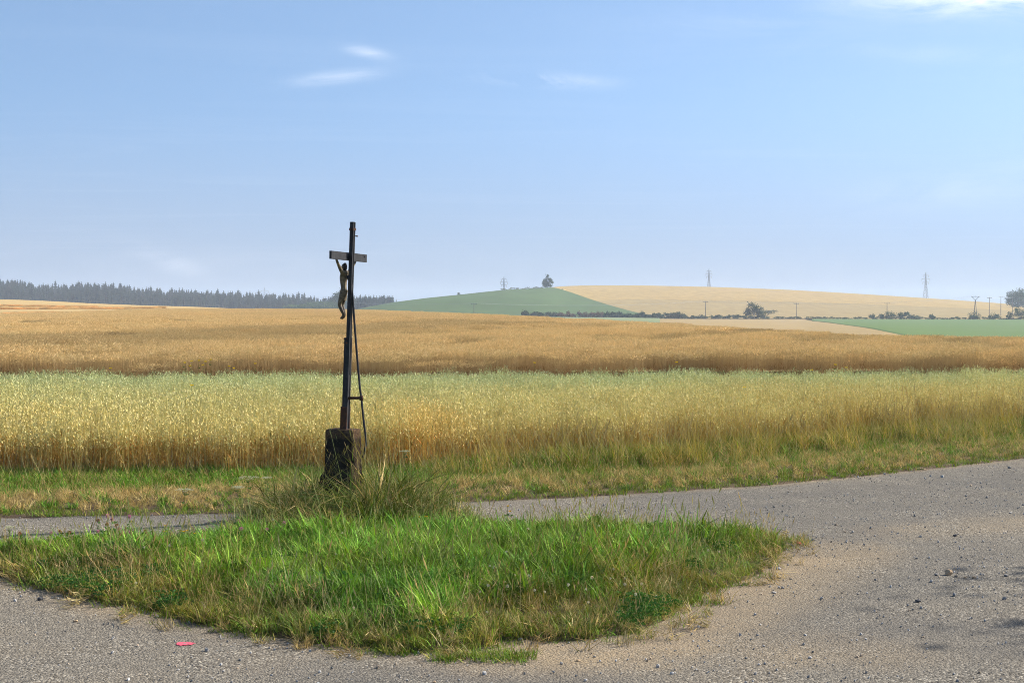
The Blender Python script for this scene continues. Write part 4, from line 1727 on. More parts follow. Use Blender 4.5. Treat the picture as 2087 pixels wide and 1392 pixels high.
# two lobed tree with pale trunk by the hedge
b = at_land(1537, 596)
b = (b[0], b[1], b[2] + .3)
d = 596
tree('field_tree', b, [blob_px(1530, 630, d, 20, 22, b), blob_px(1545, 632, d, 18, 18, b), blob_px(1550, 641, d, 16, 12, b), blob_px(1522, 638, d, 12, 10, b)], 3000, .24, DK + MIDG,
     'twin lobed dark tree with pale trunk standing in the hedgerow', 1.6, .22, 4, bark=M_PALEBARK)
b = at_land(1563, 640)
tree('low_thorn_bush', (b[0], b[1], b[2] + .3), [blob_px(1562, 637, 640, 34, 8, b), blob_px(1574, 636, 640, 22, 6, b)], 900, .22, [(.10, .12, .06), (.13, .14, .07)], 'low greyish bush in the ripe field beside the twin lobed tree', .6, .1, 5, cat='bush', crown_name='foliage')
# big tree at the right edge
b = at_land(2074, 930)
b = (b[0], b[1], b[2] + .4)
d = 930
tree('oak_tree', b, [blob_px(2068, 606, d, 30, 26, b), blob_px(2078, 602, d, 30, 24, b), blob_px(2088, 609, d, 30, 28, b), blob_px(2060, 612, d, 20, 20, b), blob_px(2072, 616, d, 40, 16, b), blob_px(2098, 608, d, 26, 26, b)], 5200, .42, DK,
     'big round dark tree at the right end of the skyline', 3.0, .5, 6)
b = at_land(2080, 600)
d = 600
tree('hedge_tree', (b[0], b[1], b[2] + .2), [blob_px(2081, 636, d, 22, 20, b), blob_px(2090, 640, d, 20, 22, b), blob_px(2074, 643, d, 12, 12, b)], 1600, .2, DK + MIDG[:1], 'dark rounded shrub tree in the hedgerow below the big round tree', 1.0, .15, 7)
# broad tree at the wood's edge, behind the cross
d = 900
b = at_land(694, 900)
tree('broad_tree', b, [blob_px(693, 603, d, 26, 22, b), blob_px(684, 610, d, 22, 20, b), blob_px(703, 612, d, 24, 24, b), blob_px(690, 620, d, 44, 20, b)], 3200, .42, MIDG + DK[:1], 'broad leafy tree at the edge of the spruce wood behind the cross', 5, .35, 8)
for i, (px, py, w_, h_) in enumerate(((652, 622, 46, 16), (624, 625, 36, 12), (598, 626, 30, 10), (676, 624, 30, 16))):
    b = at_land(px, 880)
    tree('wood_edge_bush', b, [blob_px(px, py, 880, w_, h_, b), blob_px(px - w_ * .25, py + 3, 880, w_ * .6, h_ * .8, b)], 1200, .4, [(.08, .13, .045), (.10, .155, .05)], 'light green leafy bush along the foot of the spruce wood', 3, .2, 20 + i,
         group='bushes at the foot of the wood', cat='bush', crown_name='foliage')
# little trees on the green hill's skyline
b = at_land(936, 842)
tree('skyline_bush', (b[0], b[1], b[2] + .3), [blob_px(935, 600.5, 842, 7, 5, b)], 300, .25, DK, 'tiny bush on the skyline of the green hill', .5, .08, 9, cat='bush', crown_name='foliage', limbs=2)

# hedge bushes on the right
BUSH = [(1778, 644, 12, 9, 'small round bush, leftmost on the right hand hedgerow'), (1797, 644, 10, 9, 'small bush just left of the tallest hedgerow bush cluster'), (1814, 641.5, 20, 13, 'dark bush under the middle single pole, tallest of its cluster'),
        (1836, 642, 17, 11, 'round bush right of the middle single pole in the hedgerow'), (1848, 641, 12, 12, 'round bush at the right end of the hedgerow cluster'), (1864, 645, 20, 9, 'low spreading bush just right of the hedgerow bush cluster'),
        (1899, 644, 11, 9, 'lone small round bush between cluster and forked double pole'), (1986, 643, 22, 13, 'dark round bush at the foot of the forked double pole'), (2026, 644, 20, 10, 'low bush between the forked double pole and the right edge'),
        (2059, 644, 14, 14, 'upright bush just left of the rounded shrub tree')]
for i, (px, py, w_, h_, lab) in enumerate(BUSH):
    d = 600 + (i % 3) * 1.5
    b = at_land(px, d)
    b = (b[0], b[1], b[2] + .3)
    tree('hedge_bush', b, [blob_px(px, py, d, w_, h_, b), blob_px(px + w_ * .2, py + h_ * .2, d, w_ * .8, h_ * .7, b), blob_px(px - w_ * .25, py + h_ * .22, d, w_ * .6, h_ * .6, b)], int(450 + w_ * 22), .2, DK + MIDG[:1], lab, .4, .08, 40 + i,
         group='bushes in the right hedgerow', cat='bush', crown_name='foliage', limbs=3)


def hedge(name, pts, d, hpx, n, size, cols, label, seed, cat='hedge', part='foliage'):
    b = at_land((pts[0][0] + pts[-1][0]) / 2, d)
    e = empty(name, b)
    tag(e, label, cat)
    rg = random.Random(seed)
    blobs = []
    for (p0, y0), (p1, y1) in zip(pts[:-1], pts[1:]):
        k = max(2, int((p1 - p0) / 9))
        for j in range(k):
            t = (j + rg.random()) / k
            px = p0 + (p1 - p0) * t
            hh_ = hpx * rg.uniform(.65, 1.25)
            zb_ = at_land(px, d)[2] + .3
            k_ = d / F
            blobs.append(((px - 1043.5) * k_ - b[0], rg.uniform(-1, 1), zb_ - b[2] + hh_ * k_ * .45, 7 * k_, 1.4, hh_ * k_ * .55))
    V, Fc, C = leaf_cloud(blobs, n, size, cols, seed)
    mesh_obj(part, V, Fc, M_LEAF, e, {'tint': C})
    for bl in blobs[::2]:
        m = MB()
        q = Vector(bl[:3])
        m.tube([q + Vector((0, 0, -bl[5] - .5)), q + Vector((.1, 0, -.1)), q + Vector((.3, .2, bl[5] * .6))], [.06, .05, .015], 4)
        m.build('stem', M_BARK, e)
    return e


hedge('bramble_hedge', [(1060, 645), (1140, 640)], 592, 10, 5000, .3, DK, 'dark bramble hedge left of the brown brush heap below the green hill', 70)
hedge('brush_heap', [(1140, 640), (1222, 638)], 590, 9, 4500, .26, [(.16, .085, .06), (.20, .11, .08), (.13, .075, .055)], 'long reddish brown heap of cut brush between the bramble hedges', 71, cat='brush heap', part='twigs')
hedge('bramble_hedge', [(1216, 640), (1396, 644)], 594, 10, 11000, .3, DK, 'long dark bramble hedge right of the brown brush heap', 72)
hedge('hedgerow', [(1380, 647), (1480, 648)], 598, 6.0, 3400, .26, DK + MIDG[:1], 'low hedgerow left of the twin lobed tree', 73)
hedge('hedgerow', [(1555, 648), (2100, 650)], 601, 3.6, 9000, .22, MIDG + [(.12, .14, .06), (.14, .15, .07)], 'long thin hedgerow running from the twin lobed tree to the right edge', 74)
hedge('hedgerow', [(1480, 648), (1556, 648)], 599, 6.5, 2600, .24, DK, 'short dark hedgerow under the twin lobed tree', 75)
hedge('scrub_strip', [(1022, 592), (1108, 594)], 896, 3.4, 1100, .25, [(.10, .12, .05), (.13, .13, .06)], 'low olive scrub along the crest left of the lone tree', 76, cat='scrub')
# spruce wood: one mass of trees
def spruce(seed):
    rg = np.random.default_rng(seed)
    p = Plant()
    p.blade((0, 0, 0), 0, 1.0, .028, 0, 0, np.array([.06, .045, .035]), np.array([.05, .05, .03]), 2, 0)
    p.blade((0, 0, 0), 1.57, 1.0, .028, 0, 0, np.array([.06, .045, .035]), np.array([.05, .05, .03]), 2, 0)
    lv = 17
    for i in range(lv):
        t = i / (lv - 1)
        zz = .12 + .86 * t
        rr = (.20 * (1 - t) ** .75 + .012) * rg.uniform(.75, 1.2)
        kb = 14 if t < .8 else 8
        for k in range(kb):
            a = 6.283 * k / kb + rg.uniform(-.35, .35)
            L = rr * rg.uniform(.65, 1.15)
            c = np.array([.022, .040, .020]) * rg.uniform(.7, 1.4)
            e = np.array([math.cos(a), math.sin(a), -.35 + .5 * t])
            sd = np.array([-math.sin(a), math.cos(a), 0]) * L * .42
            o = np.array([0, 0, zz])
            p.add([o, o + e * L * .6 + sd + [0, 0, -.006], o + e * L, o + e * L * .6 - sd + [0, 0, -.006]], [(0, 1, 2, 3)], c)
            p.add([o + [0, 0, .008], o + e * L, o + e * L * .8 + sd * .5 + [0, 0, -.035], o + e * L * .25 - sd * .3 + [0, 0, -.055]], [(0, 1, 2, 3)], c * .95)
    return p.build('spruce', M_WHEAT)


P_SPR = [spruce(s) for s in range(5)]
top_px = curve([(-400, 558), (0, 570), (40, 570), (70, 579), (130, 580), (200, 576), (300, 587), (420, 592), (500, 595), (560, 599), (640, 603), (700, 609), (760, 602), (800, 602)])
P, S, T = [], [], []
rg = random.Random(5)
for row in range(9):
    dd = 985 + row * 22
    px = -420.0
    while px < (640 if row < 6 else 702):
        px += rg.uniform(3.2, 8.0)
        topy = float(np.interp(px, top_px[0], top_px[1][0])) + rg.gauss(0, 2.6) + (8 - row) * 2.0 - (6 if rg.random() < .06 else 0)
        X, Yd, zt_ = at(px, topy, dd)
        h = rg.uniform(20, 26)
        P.append((X, Yd + rg.uniform(-9, 9), zt_ - h))
        S.append((h * rg.uniform(.85, 1.15), h * rg.uniform(.85, 1.15), h))
        T.append(rg.uniform(.8, 1.5))
for row in range(4):
    px = 716.0 - row * 4
    while px < 800:
        px += rg.uniform(3.0, 7.5)
        if px > 802:
            break
        topy = 602 + rg.gauss(0, 2.4) + (3 - row) * 1.5
        dd = 960 + row * 18
        X, Yd, zt_ = at(px, topy, dd)
        h = rg.uniform(17, 22)
        P.append((X, Yd, zt_ - h))
        S.append((h, h, h))
        T.append(rg.uniform(.7, 1.2))
n = len(P)
rot = np.stack([np.zeros(n), np.zeros(n), np.array([rg.uniform(0, 6.28) for _ in range(n)])], -1)
T = np.array(T)[:, None] * np.array([[1.0, 1.05, 1.0]])
scatter('spruce_wood', P_SPR, np.array(P), rot, np.array(S), T, 'hazy dark spruce wood along the horizon at the left', 'wood')
for (px, ty, h, lab) in ((808, 609, 6, 'small lone spruce at the right end of the wood'), (829, 614, 2.6, 'tiny young spruce on the green hill skyline beside the wood')):
    X, Yd, zt_ = at(px, ty, 835)
    e = empty('spruce_tree', (X, Yd, zt_ - h))
    tag(e, lab, 'spruce')
    V, Fc, C = leaf_cloud([(0, 0, h * .25, h * .17, h * .17, h * .2), (0, 0, h * .5, h * .11, h * .11, h * .22), (0, 0, h * .8, h * .06, h * .06, h * .2)], 700, .16, [(.025, .045, .022)], int(px))
    mesh_obj('crown', V, Fc, M_LEAF, e, {'tint': C})
    m = MB()
    m.tube([(0, 0, -2), (0, 0, h)], [.12, .02], 6)
    m.build('trunk', M_BARK, e)


# ------------------------------------------------------------------ pylons and poles
def pylon(px, top_y, base_y, d, label, arms=3):
    X, Y_, Zt = at(px, top_y, d)
    Zg = float(land(np.array([X]), np.array([Y_]))[0]) - 1
    H = Zt - Zg
    e = empty('lattice_pylon', (X, Y_, Zg), R(12))
    tag(e, label, 'pylon', 'lattice pylons on the skyline')
    b = .19

    def bar(m, p, q, r=b * .5):
        m.tube([p, q], r, 4)
    w0, w1 = H * .075, H * .014

    def wid(z):
        t = z / H
        return w0 + (w1 * 1.6 - w0) * min(1, t / .62) if t < .62 else w1 * 1.6 + (w1 * .4 - w1 * 1.6) * (t - .62) / .38
    m = MB()
    for sx in (-1, 1):
        for sy in (-1, 1):
            zs = [0, H * .62, H]
            m.tube([(sx * wid(z_), sy * wid(z_), z_) for z_ in zs], [b * .75, b * .6, b * .4], 4)
    lv = np.concatenate([np.linspace(0, H * .62, 7), np.linspace(H * .62, H * .97, 8)[1:]])
    for z0, z1 in zip(lv[:-1], lv[1:]):
        for (ax_, ay_, bx_, by_) in ((-1, -1, 1, -1), (1, -1, 1, 1), (1, 1, -1, 1), (-1, 1, -1, -1)):
            a0, a1 = wid(z0), wid(z1)
            bar(m, (ax_ * a0, ay_ * a0, z0), (bx_ * a1, by_ * a1, z1), b * .32)
            bar(m, (bx_ * a0, by_ * a0, z0), (ax_ * a1, ay_ * a1, z1), b * .32)
    m.build('tower', M_STEEL, e)
    for f, L in ((.64, .115), (.76, .15), (.885, .10))[:arms]:
        m = MB()
        zz = H * f
        for s in (-1, 1):
            bar(m, (s * wid(zz), wid(zz), zz), (s * H * L, 0, zz + .2), b * .5)
            bar(m, (s * wid(zz), -wid(zz), zz), (s * H * L, 0, zz + .2), b * .5)
            bar(m, (s * wid(zz), 0, zz + H * .035), (s * H * L, 0, zz + .3), b * .45)
        arm = m.build('cross_arm', M_STEEL, e)
        for s in (-1, 1):
            m = MB()
            m.tube([(s * H * L, 0, zz + .2), (s * H * L, 0, zz - 1.6)], .14, 5)
            m.build('insulator', M_CERAM, arm)
    return e


pylon(1027, 564, 592, 1130, 'lattice pylon on the skyline left of the lone tree')
pylon(1445, 548, 588, 1190, 'lattice pylon above the middle of the ripe hill')
pylon(1887, 555, 612, 1190, 'tall lattice pylon above the right slope of the ripe hill')
pylon(539, 585, 600, 1350, 'faint lattice pylon rising behind the spruce wood')

POLES = [(966, 617, 552, 's', 'thin pole in front of the green hill'), (1438, 613, 602, 's', 'wooden pole left of the twin lobed tree'), (1623, 616.5, 603, 's', 'wooden pole right of the twin lobed tree'),
         (1808, 616, 604, 's', 'wooden pole rising from the cluster of hedgerow bushes'), (1988, 604.5, 606, 'a', 'forked double pole with a V shaped head'), (2016.5, 605, 660, 's', 'T headed pole right of the forked double pole'),
         (2040, 603.5, 700, 's', 'T headed pole left of the big round tree'), (2063.5, 605, 730, 's', 'pale pole in front of the big round tree')]
pole_tops = []
for (px, ty, d, typ, lab) in POLES:
    X, Y_, Zt = at(px, ty, d)
    Zg = float(land(np.array([X]), np.array([Y_]))[0])
    H = Zt - Zg
    e = empty('power_pole', (X, Y_, Zg))
    tag(e, lab, 'pole', 'poles of the overhead line')
    m = MB()
    if typ == 's':
        m.tube([(0, 0, -.6), (0, 0, H - .3)], [.17, .12], 7)
    else:
        m.tube([(-.75, 0, -.6), (-.10, 0, H - 2.0)], [.17, .13], 7)
        m.tube([(.75, 0, -.6), (.10, 0, H - 2.0)], [.17, .13], 7)
        m.tube([(0, 0, H - 2.1), (0, 0, H - 1.4)], .17, 7)
    m.build('post', M_POLE, e, smooth=True)
    m = MB()
    if typ == 's':
        m.box((0, 0, H - .55), (2.3, .14, .16))
    else:
        m.tube([(0, 0, H - 1.6), (-1.5, 0, H - .1)], .11, 6)
        m.tube([(0, 0, H - 1.6), (1.5, 0, H - .1)], .11, 6)
        m.box((0, 0, H - .05), (3.6, .16, .16))
    arm = m.build('crossarm', M_STEEL, e)
    ends = [(-1.0, H - .46), (0.0, H - .3), (1.0, H - .46)] if typ == 's' else [(-1.6, H + .04), (0, H + .04), (1.6, H + .04)]
    tops = []
    for (ex_, ez_) in ends:
        m = MB()
        m.tube([(ex_, 0, ez_), (ex_, 0, ez_ + .12), (ex_, 0, ez_ + .24)], [.05, .08, .05], 6)
        m.build('insulator', M_CERAM, arm)
        tops.append((X + ex_, Y_, Zg + ez_ + .2))
    pole_tops.append(tops)
X0 = [(at(700, 616, 560)[0] + dx_, 560, at(700, 616, 560)[2]) for dx_ in (-1, 0, 1)]
chain = [X0] + pole_tops
for i in range(len(chain) - 1):
    e = empty('overhead_line', chain[i][0])
    tag(e, ['wires crossing the green hill to the thin pole', 'wires from the thin pole to the pole left of the twin lobed tree', 'wires above the twin lobed tree', 'wires between the single poles over the long hedgerow',
            'wires from the hedgerow bush cluster to the forked double pole', 'short wires right of the forked double pole', 'wires between the two T headed poles', 'wires ending at the pale pole by the big round tree'][i], 'wire')
    for a, b_ in zip(chain[i], chain[i + 1]):
        a, b_ = Vector(a) - e.location, Vector(b_) - e.location
        m = MB()
        L = (b_ - a).length
        m.tube([a.lerp(b_, t) + Vector((0, 0, -4 * t * (1 - t) * L * .012)) for t in np.linspace(0, 1, 9)], .010, 4)
        m.build('cable', M_WIRE, e)


# ------------------------------------------------------------------ stones
def stone_mesh(seed, sq=(1, .8, .6), sub=2):
    rg = np.random.default_rng(seed)
    bm = bmesh.new()
    bmesh.ops.create_icosphere(bm, subdivisions=sub, radius=1)
    pl = [(rg.normal(size=3), rg.uniform(.55, .85)) for _ in range(7)]
    for v in bm.verts:
        c = np.array(v.co)
        for nrm, dd in pl:
            nn = nrm / np.linalg.norm(nrm)
            k = c @ nn - dd
            if k > 0:
                c = c - nn * k
        v.co = Vector(c * np.array(sq) * (1 + .06 * rg.normal()))
    me = bpy.data.meshes.new('stone')
    bm.to_mesh(me)
    bm.free()
    return me


def m_stone(name, a, b):
    t = NT(name)
    n = t.noise(t.obj(), 2.2, 6, .65)
    t.principled(t.mix(t.remap(n, .35, .65), a, b), .9, .2, t.bump(n, .5, .08))
    return t.m


M_ST_G = m_stone('grey_stone', (.17, .165, .16), (.28, .27, .26))
M_ST_D = m_stone('dark_stone', (.05, .052, .058), (.11, .11, .115))
M_ST_T = m_stone('tan_stone', (.42, .29, .17), (.52, .38, .24))
M_ST_P = m_stone('pale_stone', (.42, .40, .37), (.55, .52, .48))
t = NT('gravel_chip')
c = t.attr('itint', 'INSTANCER')
t.principled(t.mix(1.0, (.30, .29, .275), c, 'MULTIPLY'), .9, .2)
M_CHIP = t.m
P_CHIP = []
for s in range(6):
    me = stone_mesh(200 + s, (1, .8, .62), 1)
    me.materials.append(M_CHIP)
    P_CHIP.append(bpy.data.objects.new('chip', me))
# loose gravel
x, y = jitter(-7.5, 9, 6.6, 19, .055)
isd = poly_sd(ISL, x, y)
onroad = (isd < -.01) & (y < vrg_y(x)) & in_view(x, y, 60)
x, y, isd = x[onroad], y[onroad], isd[onroad]
dens = .16 + .34 * (fbm(x * 1.1, y * 1.1, 121, 4) > .55)
for pts, w_, s_, am in (([(1680, 1085), (1790, 1062), (1900, 1040)], .10, .55, .55), ([(1480, 1345), (1800, 1200), (2000, 1180)], .3, 1.2, .18), ([(1750, 1330), (1950, 1240), (2080, 1200)], .3, 1.0, .3), ([(1050, 1345), (1300, 1340)], .1, .5, .25)):
    dens = np.maximum(dens, am * seg_mask(x, y, pts, w_, s_))
ok = RNG.uniform(0, 1, len(x)) < dens
x, y = x[ok], y[ok]
n = len(x)
sz = .0035 + .0085 * RNG.uniform(0, 1, n) ** 3 + np.where(RNG.uniform(0, 1, n) < .02, .010, 0)
rot = RNG.uniform(0, 6.28, (n, 3))
tn = np.ones((n, 3)) * RNG.uniform(.65, 1.5, (n, 1)) * np.where(RNG.uniform(0, 1, (n, 1)) < .15, np.array([[1.25, 1.0, .75]]), np.array([[1, 1, 1]]))
scatter('gravel', P_CHIP, np.stack([x, y, sz * .35], -1), rot, np.stack([sz, sz, sz], -1), tn, 'loose gravel chips strewn over the road', 'gravel')

STONES = [(1933, 1171, 19, M_ST_T, (1, .8, .75), 'biggest tan stone lying on the road at the right'), (1948, 1175, 8, M_ST_D, (1, .8, .6), 'dark pebble touching the right side of the biggest tan stone'), (1908, 1172, 9, M_ST_G, (1, .8, .6), 'grey pebble left of the biggest tan stone'),
          (1967, 1177, 7, M_ST_T, (1, .8, .6), 'small tan pebble a little right of the biggest tan stone'), (1985, 1178, 9, M_ST_T, (1, .8, .7), 'tan pebble farther right of the biggest tan stone'), (2050, 1174, 9, M_ST_G, (1, .8, .7), 'grey pebble near the right edge, level with the tan stone'),
          (1947, 1092, 10, M_ST_D, (1, .8, .6), 'dark stone on the upper right of the road'), (2060, 1046, 8, M_ST_P, (1, .7, .5), 'pale pebble on the upper road near the right edge'), (1586, 1160, 13, M_ST_P, (1, .7, .5), 'pale flat stone beside the tip of the island'),
          (1577, 1208, 10, M_ST_P, (1.2, .7, .45), 'pale flat stone on the sandy patch right of the island'), (1871, 1226, 14, M_ST_D, (1, .8, .55), 'dark flat stone on the road below the biggest tan stone'), (1441, 1210, 9, M_ST_P, (1, .8, .5), 'pale stone tucked under the right edge of the island grass'),
          (1658, 1101, 12, M_ST_P, (1, .8, .4), 'pale stone beside the small tuft at the tip of the island'), (83, 1223, 15, M_ST_D, (1, .7, .6), 'dark stone by the island edge at the far left'), (273, 1238, 20, M_ST_G, (1.2, .6, .35), 'flat bluish grey stone, larger of the pair at the left island edge'),
          (302, 1234, 14, M_ST_G, (1, .8, .5), 'smaller grey stone of the pair at the left island edge'), (154, 1267, 11, M_ST_T, (1, .8, .6), 'tan pebble on the road at the far left'), (1060, 1303, 11, M_ST_P, (1, .8, .5), 'pale stone in the sandy notch at the front of the island'),
          (1111, 1299, 10, M_ST_P, (1, .8, .5), 'light pebble under the front grass just right of the sandy notch'), (1178, 1346, 9, M_ST_T, (1, .8, .5), 'cream pebble on the road in front of the island'), (886, 1390, 8, M_ST_T, (1, .8, .6), 'cream pebble at the bottom edge of the road'),
          (830, 1386, 6, M_ST_P, (1, .8, .6), 'white pebble at the bottom edge left of the cream one'), (1212, 1212 + 126, 7, M_ST_G, (1, .8, .5), 'grey pebble right of the cream pebble in front of the island'), (1920, 973, 8, M_ST_P, (1, .8, .9), 'small light stone on the upper road by the verge'),
          (2057, 954, 8, M_ST_G, (1, .8, .7), 'grey stone on the upper road at the right edge'), (1683, 962, 10, M_ST_P, (1, .8, .7), 'light stone lying on the verge above the road'), (1878, 957, 18, M_ST_T, (1.5, .7, .25), 'flat tan stone at the road side of the verge')]
for i, (px, py, w_, mt, sq, lab) in enumerate(STONES):
    X, Y_ = ground_at(px, py)
    r = w_ * Y_ / F / 2
    me = stone_mesh(400 + i, sq)
    me.materials.append(mt)
    o = bpy.data.objects.new('stone', me)
    COL.objects.link(o)
    o.scale = (r, r, r)
    o.rotation_euler = (U(-.2, .2), U(-.2, .2), U(-.5, .5))
    onv = Y_ > float(vrg_y(np.array([X]))[0])
    o.location = (X, Y_, r * sq[2] * .55 + (.03 if onv else 0))
    tag(o, lab, 'stone', 'loose stones')


# ------------------------------------------------------------------ paint marks
def paint_mark(px, py, wpx, hpx, col, label, seed):
    X, Y_ = ground_at(px, py)
    k = Y_ / F
    a = wpx * k / 2
    y0, y1 = ground_at(px, py + hpx / 2)[1], ground_at(px, py - hpx / 2)[1]
    b_ = (y1 - y0) / 2
    rg = random.Random(seed)
    V = [(0, 0, 0)]
    n = 56
    for i in range(n):
        t = 6.2832 * i / n
        r = 1 + .05 * math.sin(3 * t + 1) + .04 * math.sin(7 * t) + rg.uniform(-.06, .06)
        V.append((1.12 * a * r * math.cos(t), 1.12 * b_ * r * math.sin(t), 0))
    Fc = [(0, i + 1, (i + 1) % n + 1) for i in range(n)]
    mt = NT('spray_paint')
    p = mt.pos()
    v1 = mt.n('ShaderNodeTexVoronoi', {'Vector': p, 'Scale': 75.0}, feature='F1')
    w = mt.n('ShaderNodeTexWhiteNoise', {'Vector': v1.outputs['Position']}).outputs['Value']
    c_ = mt.mix(mt.remap(w, .80, .95, 0, .8), col, (.20, .19, .18))
    c_ = mt.mix(mt.remap(w, 0, .3, .45, 0), c_, tuple(q * .6 for q in col))
    bs = mt.principled(c_, .8, .2, mt.bump(mt.math('MULTIPLY', w, .55), .6, .012))
    rim = mt.attr('rim', out='Fac')
    gap = mt.math('GREATER_THAN', mt.math('ADD', mt.math('MULTIPLY', mt.math('POWER', rim, 2.0), .5), mt.math('MULTIPLY', w, .6)), .72)
    tb = mt.n('ShaderNodeBsdfTransparent')
    mxs = mt.n('ShaderNodeMixShader', {0: gap, 1: bs.outputs[0], 2: tb.outputs[0]})
    mt.t.links.new(mxs.outputs[0], mt.out.inputs[0])
    o = mesh_obj('paint_mark', V, Fc, mt.m, attrs={'rim': [0.0] + [1.0] * n})
    o.location = (X, Y_, .0065)
    tag(o, label, 'paint mark', 'survey paint marks')


paint_mark(376, 1313, 36, 7, (.66, .10, .15), 'pink red spray paint mark on the road at the lower left', 1)
paint_mark(1629, 1107, 10, 4, (.75, .06, .07), 'small red paint mark beside the tuft at the tip of the island', 2)


# ------------------------------------------------------------------ single tufts, flowers
def tuft(px, py, w_, protos, label, s, n=7, hz=.0):
    X, Y_ = ground_at(px, py)
    V, Fc, C, b0 = [], [], [], 0
    half = w_ * Y_ / F / 2
    for k in range(n):
        pm = random.choice(protos).data
        co = np.zeros(len(pm.vertices) * 3)
        pm.vertices.foreach_get('co', co)
        co = co.reshape(-1, 3)
        tt = np.zeros(len(co) * 3, np.float32)
        pm.attributes['tint'].data.foreach_get('vector', tt)
        a, sc = U(0, 6.28), s * U(.7, 1.15)
        ca, sa = math.cos(a), math.sin(a)
        q = np.stack([co[:, 0] * ca - co[:, 1] * sa, co[:, 0] * sa + co[:, 1] * ca, co[:, 2]], -1) * sc
        q += np.array([U(-half, half), U(-.09, .09), 0])
        V.append(q)
        Fc += [tuple(i + b0 for i in f.vertices) for f in pm.polygons]
        C.append(tt.reshape(-1, 3))
        b0 += len(co)
    o = mesh_obj('grass_tuft', np.concatenate(V), Fc, M_LEAF, attrs={'tint': np.concatenate(C)})
    o.location = (X, Y_, hz)
    tag(o, label, 'grass tuft', 'grass tufts standing apart')


tuft(812, 1324, 46, P_SHORT, 'small green tuft on the road edge, leftmost in front of the island', 1.2, 10)
tuft(915, 1343, 60, P_SHORT, 'low green tuft in front of the island, middle of the three', 1.1, 12)
tuft(1020, 1338, 120, P_SHORT, 'long flat tuft on the road in front of the island', 1.1, 26)
tuft(1621, 1103, 34, P_SHORT, 'little tuft on the road just off the tip of the island', 1.3, 9)
tuft(1398, 1224, 40, P_SHORT, 'tuft creeping onto the sand at the right edge of the island', 1.2, 9)


def stem_flower(name, X, Y_, h, lab, cat, group, head, lean=.1, leaves=3, ground=None):
    zg = float(ground(np.array([X]), np.array([Y_]))[0])
    e = empty(name, (X, Y_, zg))
    tag(e, lab, cat, group)
    a = U(0, 6.28)
    tx, ty = math.cos(a) * lean * h, math.sin(a) * lean * h
    p = Plant()
    p.blade((0, 0, 0), a, h, .005, lean, .02, np.array([.09, .15, .04]), np.array([.13, .19, .05]), 3, 0, True)
    p.blade((0, 0, 0), a + .02, h, .005, lean, .02, np.array([.09, .15, .04]), np.array([.13, .19, .05]), 3, 1.57, True)
    top = np.array(p.V[0][-1])
    mesh_obj('stem', np.concatenate(p.V), p.F, M_FLOWER, e, {'tint': np.concatenate(p.C)})
    if leaves:
        p = Plant()
        for k in range(leaves * 3):
            f = U(.2, .9)
            q = top * f
            h_ = U(0, 6.28)
            p.diamond(q, (math.cos(h_), math.sin(h_), U(-.1, .5)), U(.03, .05), U(.015, .022), np.array(random.choice(DKGREEN)) * U(1, 1.6), 1.57 + U(-.4, .4))
        mesh_obj('leaves', np.concatenate(p.V), p.F, M_FLOWER, e, {'tint': np.concatenate(p.C)})
    p = Plant()
    head(p, top)
    mesh_obj('flower_head', np.concatenate(p.V), p.F, M_FLOWER, e, {'tint': np.concatenate(p.C)})
    return e


def clover_head(cols, r=.013):
    def f(p, top):
        for k in range(46):
            d = np.array([random.gauss(0, 1), random.gauss(0, 1), random.gauss(.25, 1)])
            d /= np.linalg.norm(d)
            p.diamond(top + d * r * .25, d, r, r * .55, np.array(random.choice(cols)) * U(.85, 1.15), U(0, 3))
    return f


def daisy_head(col, r=.016):
    def f(p, top):
        for k in range(26):
            a = U(0, 6.28)
            d = np.array([math.cos(a), math.sin(a), U(.1, 1.1)])
            p.diamond(top, d, r * U(.7, 1.1), r * .4, np.array(col) * U(.9, 1.1), 1.57)
    return f


def umbel_head(r=.08):
    def f(p, top):
        for k in range(24):
            a, rr = U(0, 6.28), r * math.sqrt(U(0, 1))
            c = top + np.array([math.cos(a) * rr, math.sin(a) * rr, .035 + U(-.006, .006) - rr * .12])
            p.add([top + [0, 0, -.02], top + [.002, 0, -.02], c], [(0, 1, 2)], (.15, .2, .06))
            for j in range(12):
                b_ = U(0, 6.28)
                q = c + np.array([math.cos(b_), math.sin(b_), 0]) * .013 * math.sqrt(U(0, 1))
                p.diamond(q, (math.cos(b_), math.sin(b_), .1), .008, .007, np.array([.50, .50, .34]) * U(.85, 1.1), 1.57)
    return f


PINK = [(.55, .22, .33), (.62, .30, .42), (.45, .16, .24)]
BROWN = [(.28, .11, .05), (.34, .15, .07)]
PALE = [(.62, .50, .45), (.66, .58, .50)]


def place_on(px, py, d):
    """plant whose head shows at a pixel, rooted at depth d"""
    X, Y_, Z_ = at(px, py, d)
    return X, Y_, Z_


for (px, py, d, c) in ((219, 1050, 11.9, PINK), (226, 1058, 11.8, PINK), (202, 1060, 11.9, BROWN), (218, 1068, 11.7, BROWN), (212, 1078, 11.6, PALE), (262, 1052, 11.8, PINK), (106, 1100, 11.5, PINK), (122, 1094, 11.6, BROWN), (143, 1107, 11.4, BROWN),
                       (200, 1093, 11.5, PINK), (256, 1096, 11.5, PINK), (264, 1117, 11.2, PINK), (236, 1070, 11.7, BROWN), (243, 1077, 11.6, PINK), (296, 1104, 11.3, BROWN), (40, 1123, 11.3, BROWN), (493, 1122, 11.3, PINK), (545, 1117, 11.3, PINK), (581, 1099, 11.6, PINK), (486, 1062, 12.2, PINK)):
    X, Y_, Zh_ = at(px, py, d)
    zg = float(island_z(np.array([X]), np.array([d]))[0])
    stem_flower('red_clover', X, Y_, max(.12, Zh_ - zg), 'fading pink red clover standing in the left half of the island grass', 'clover', 'red clover on the island', clover_head(c, .016), .02, 4, island_z)
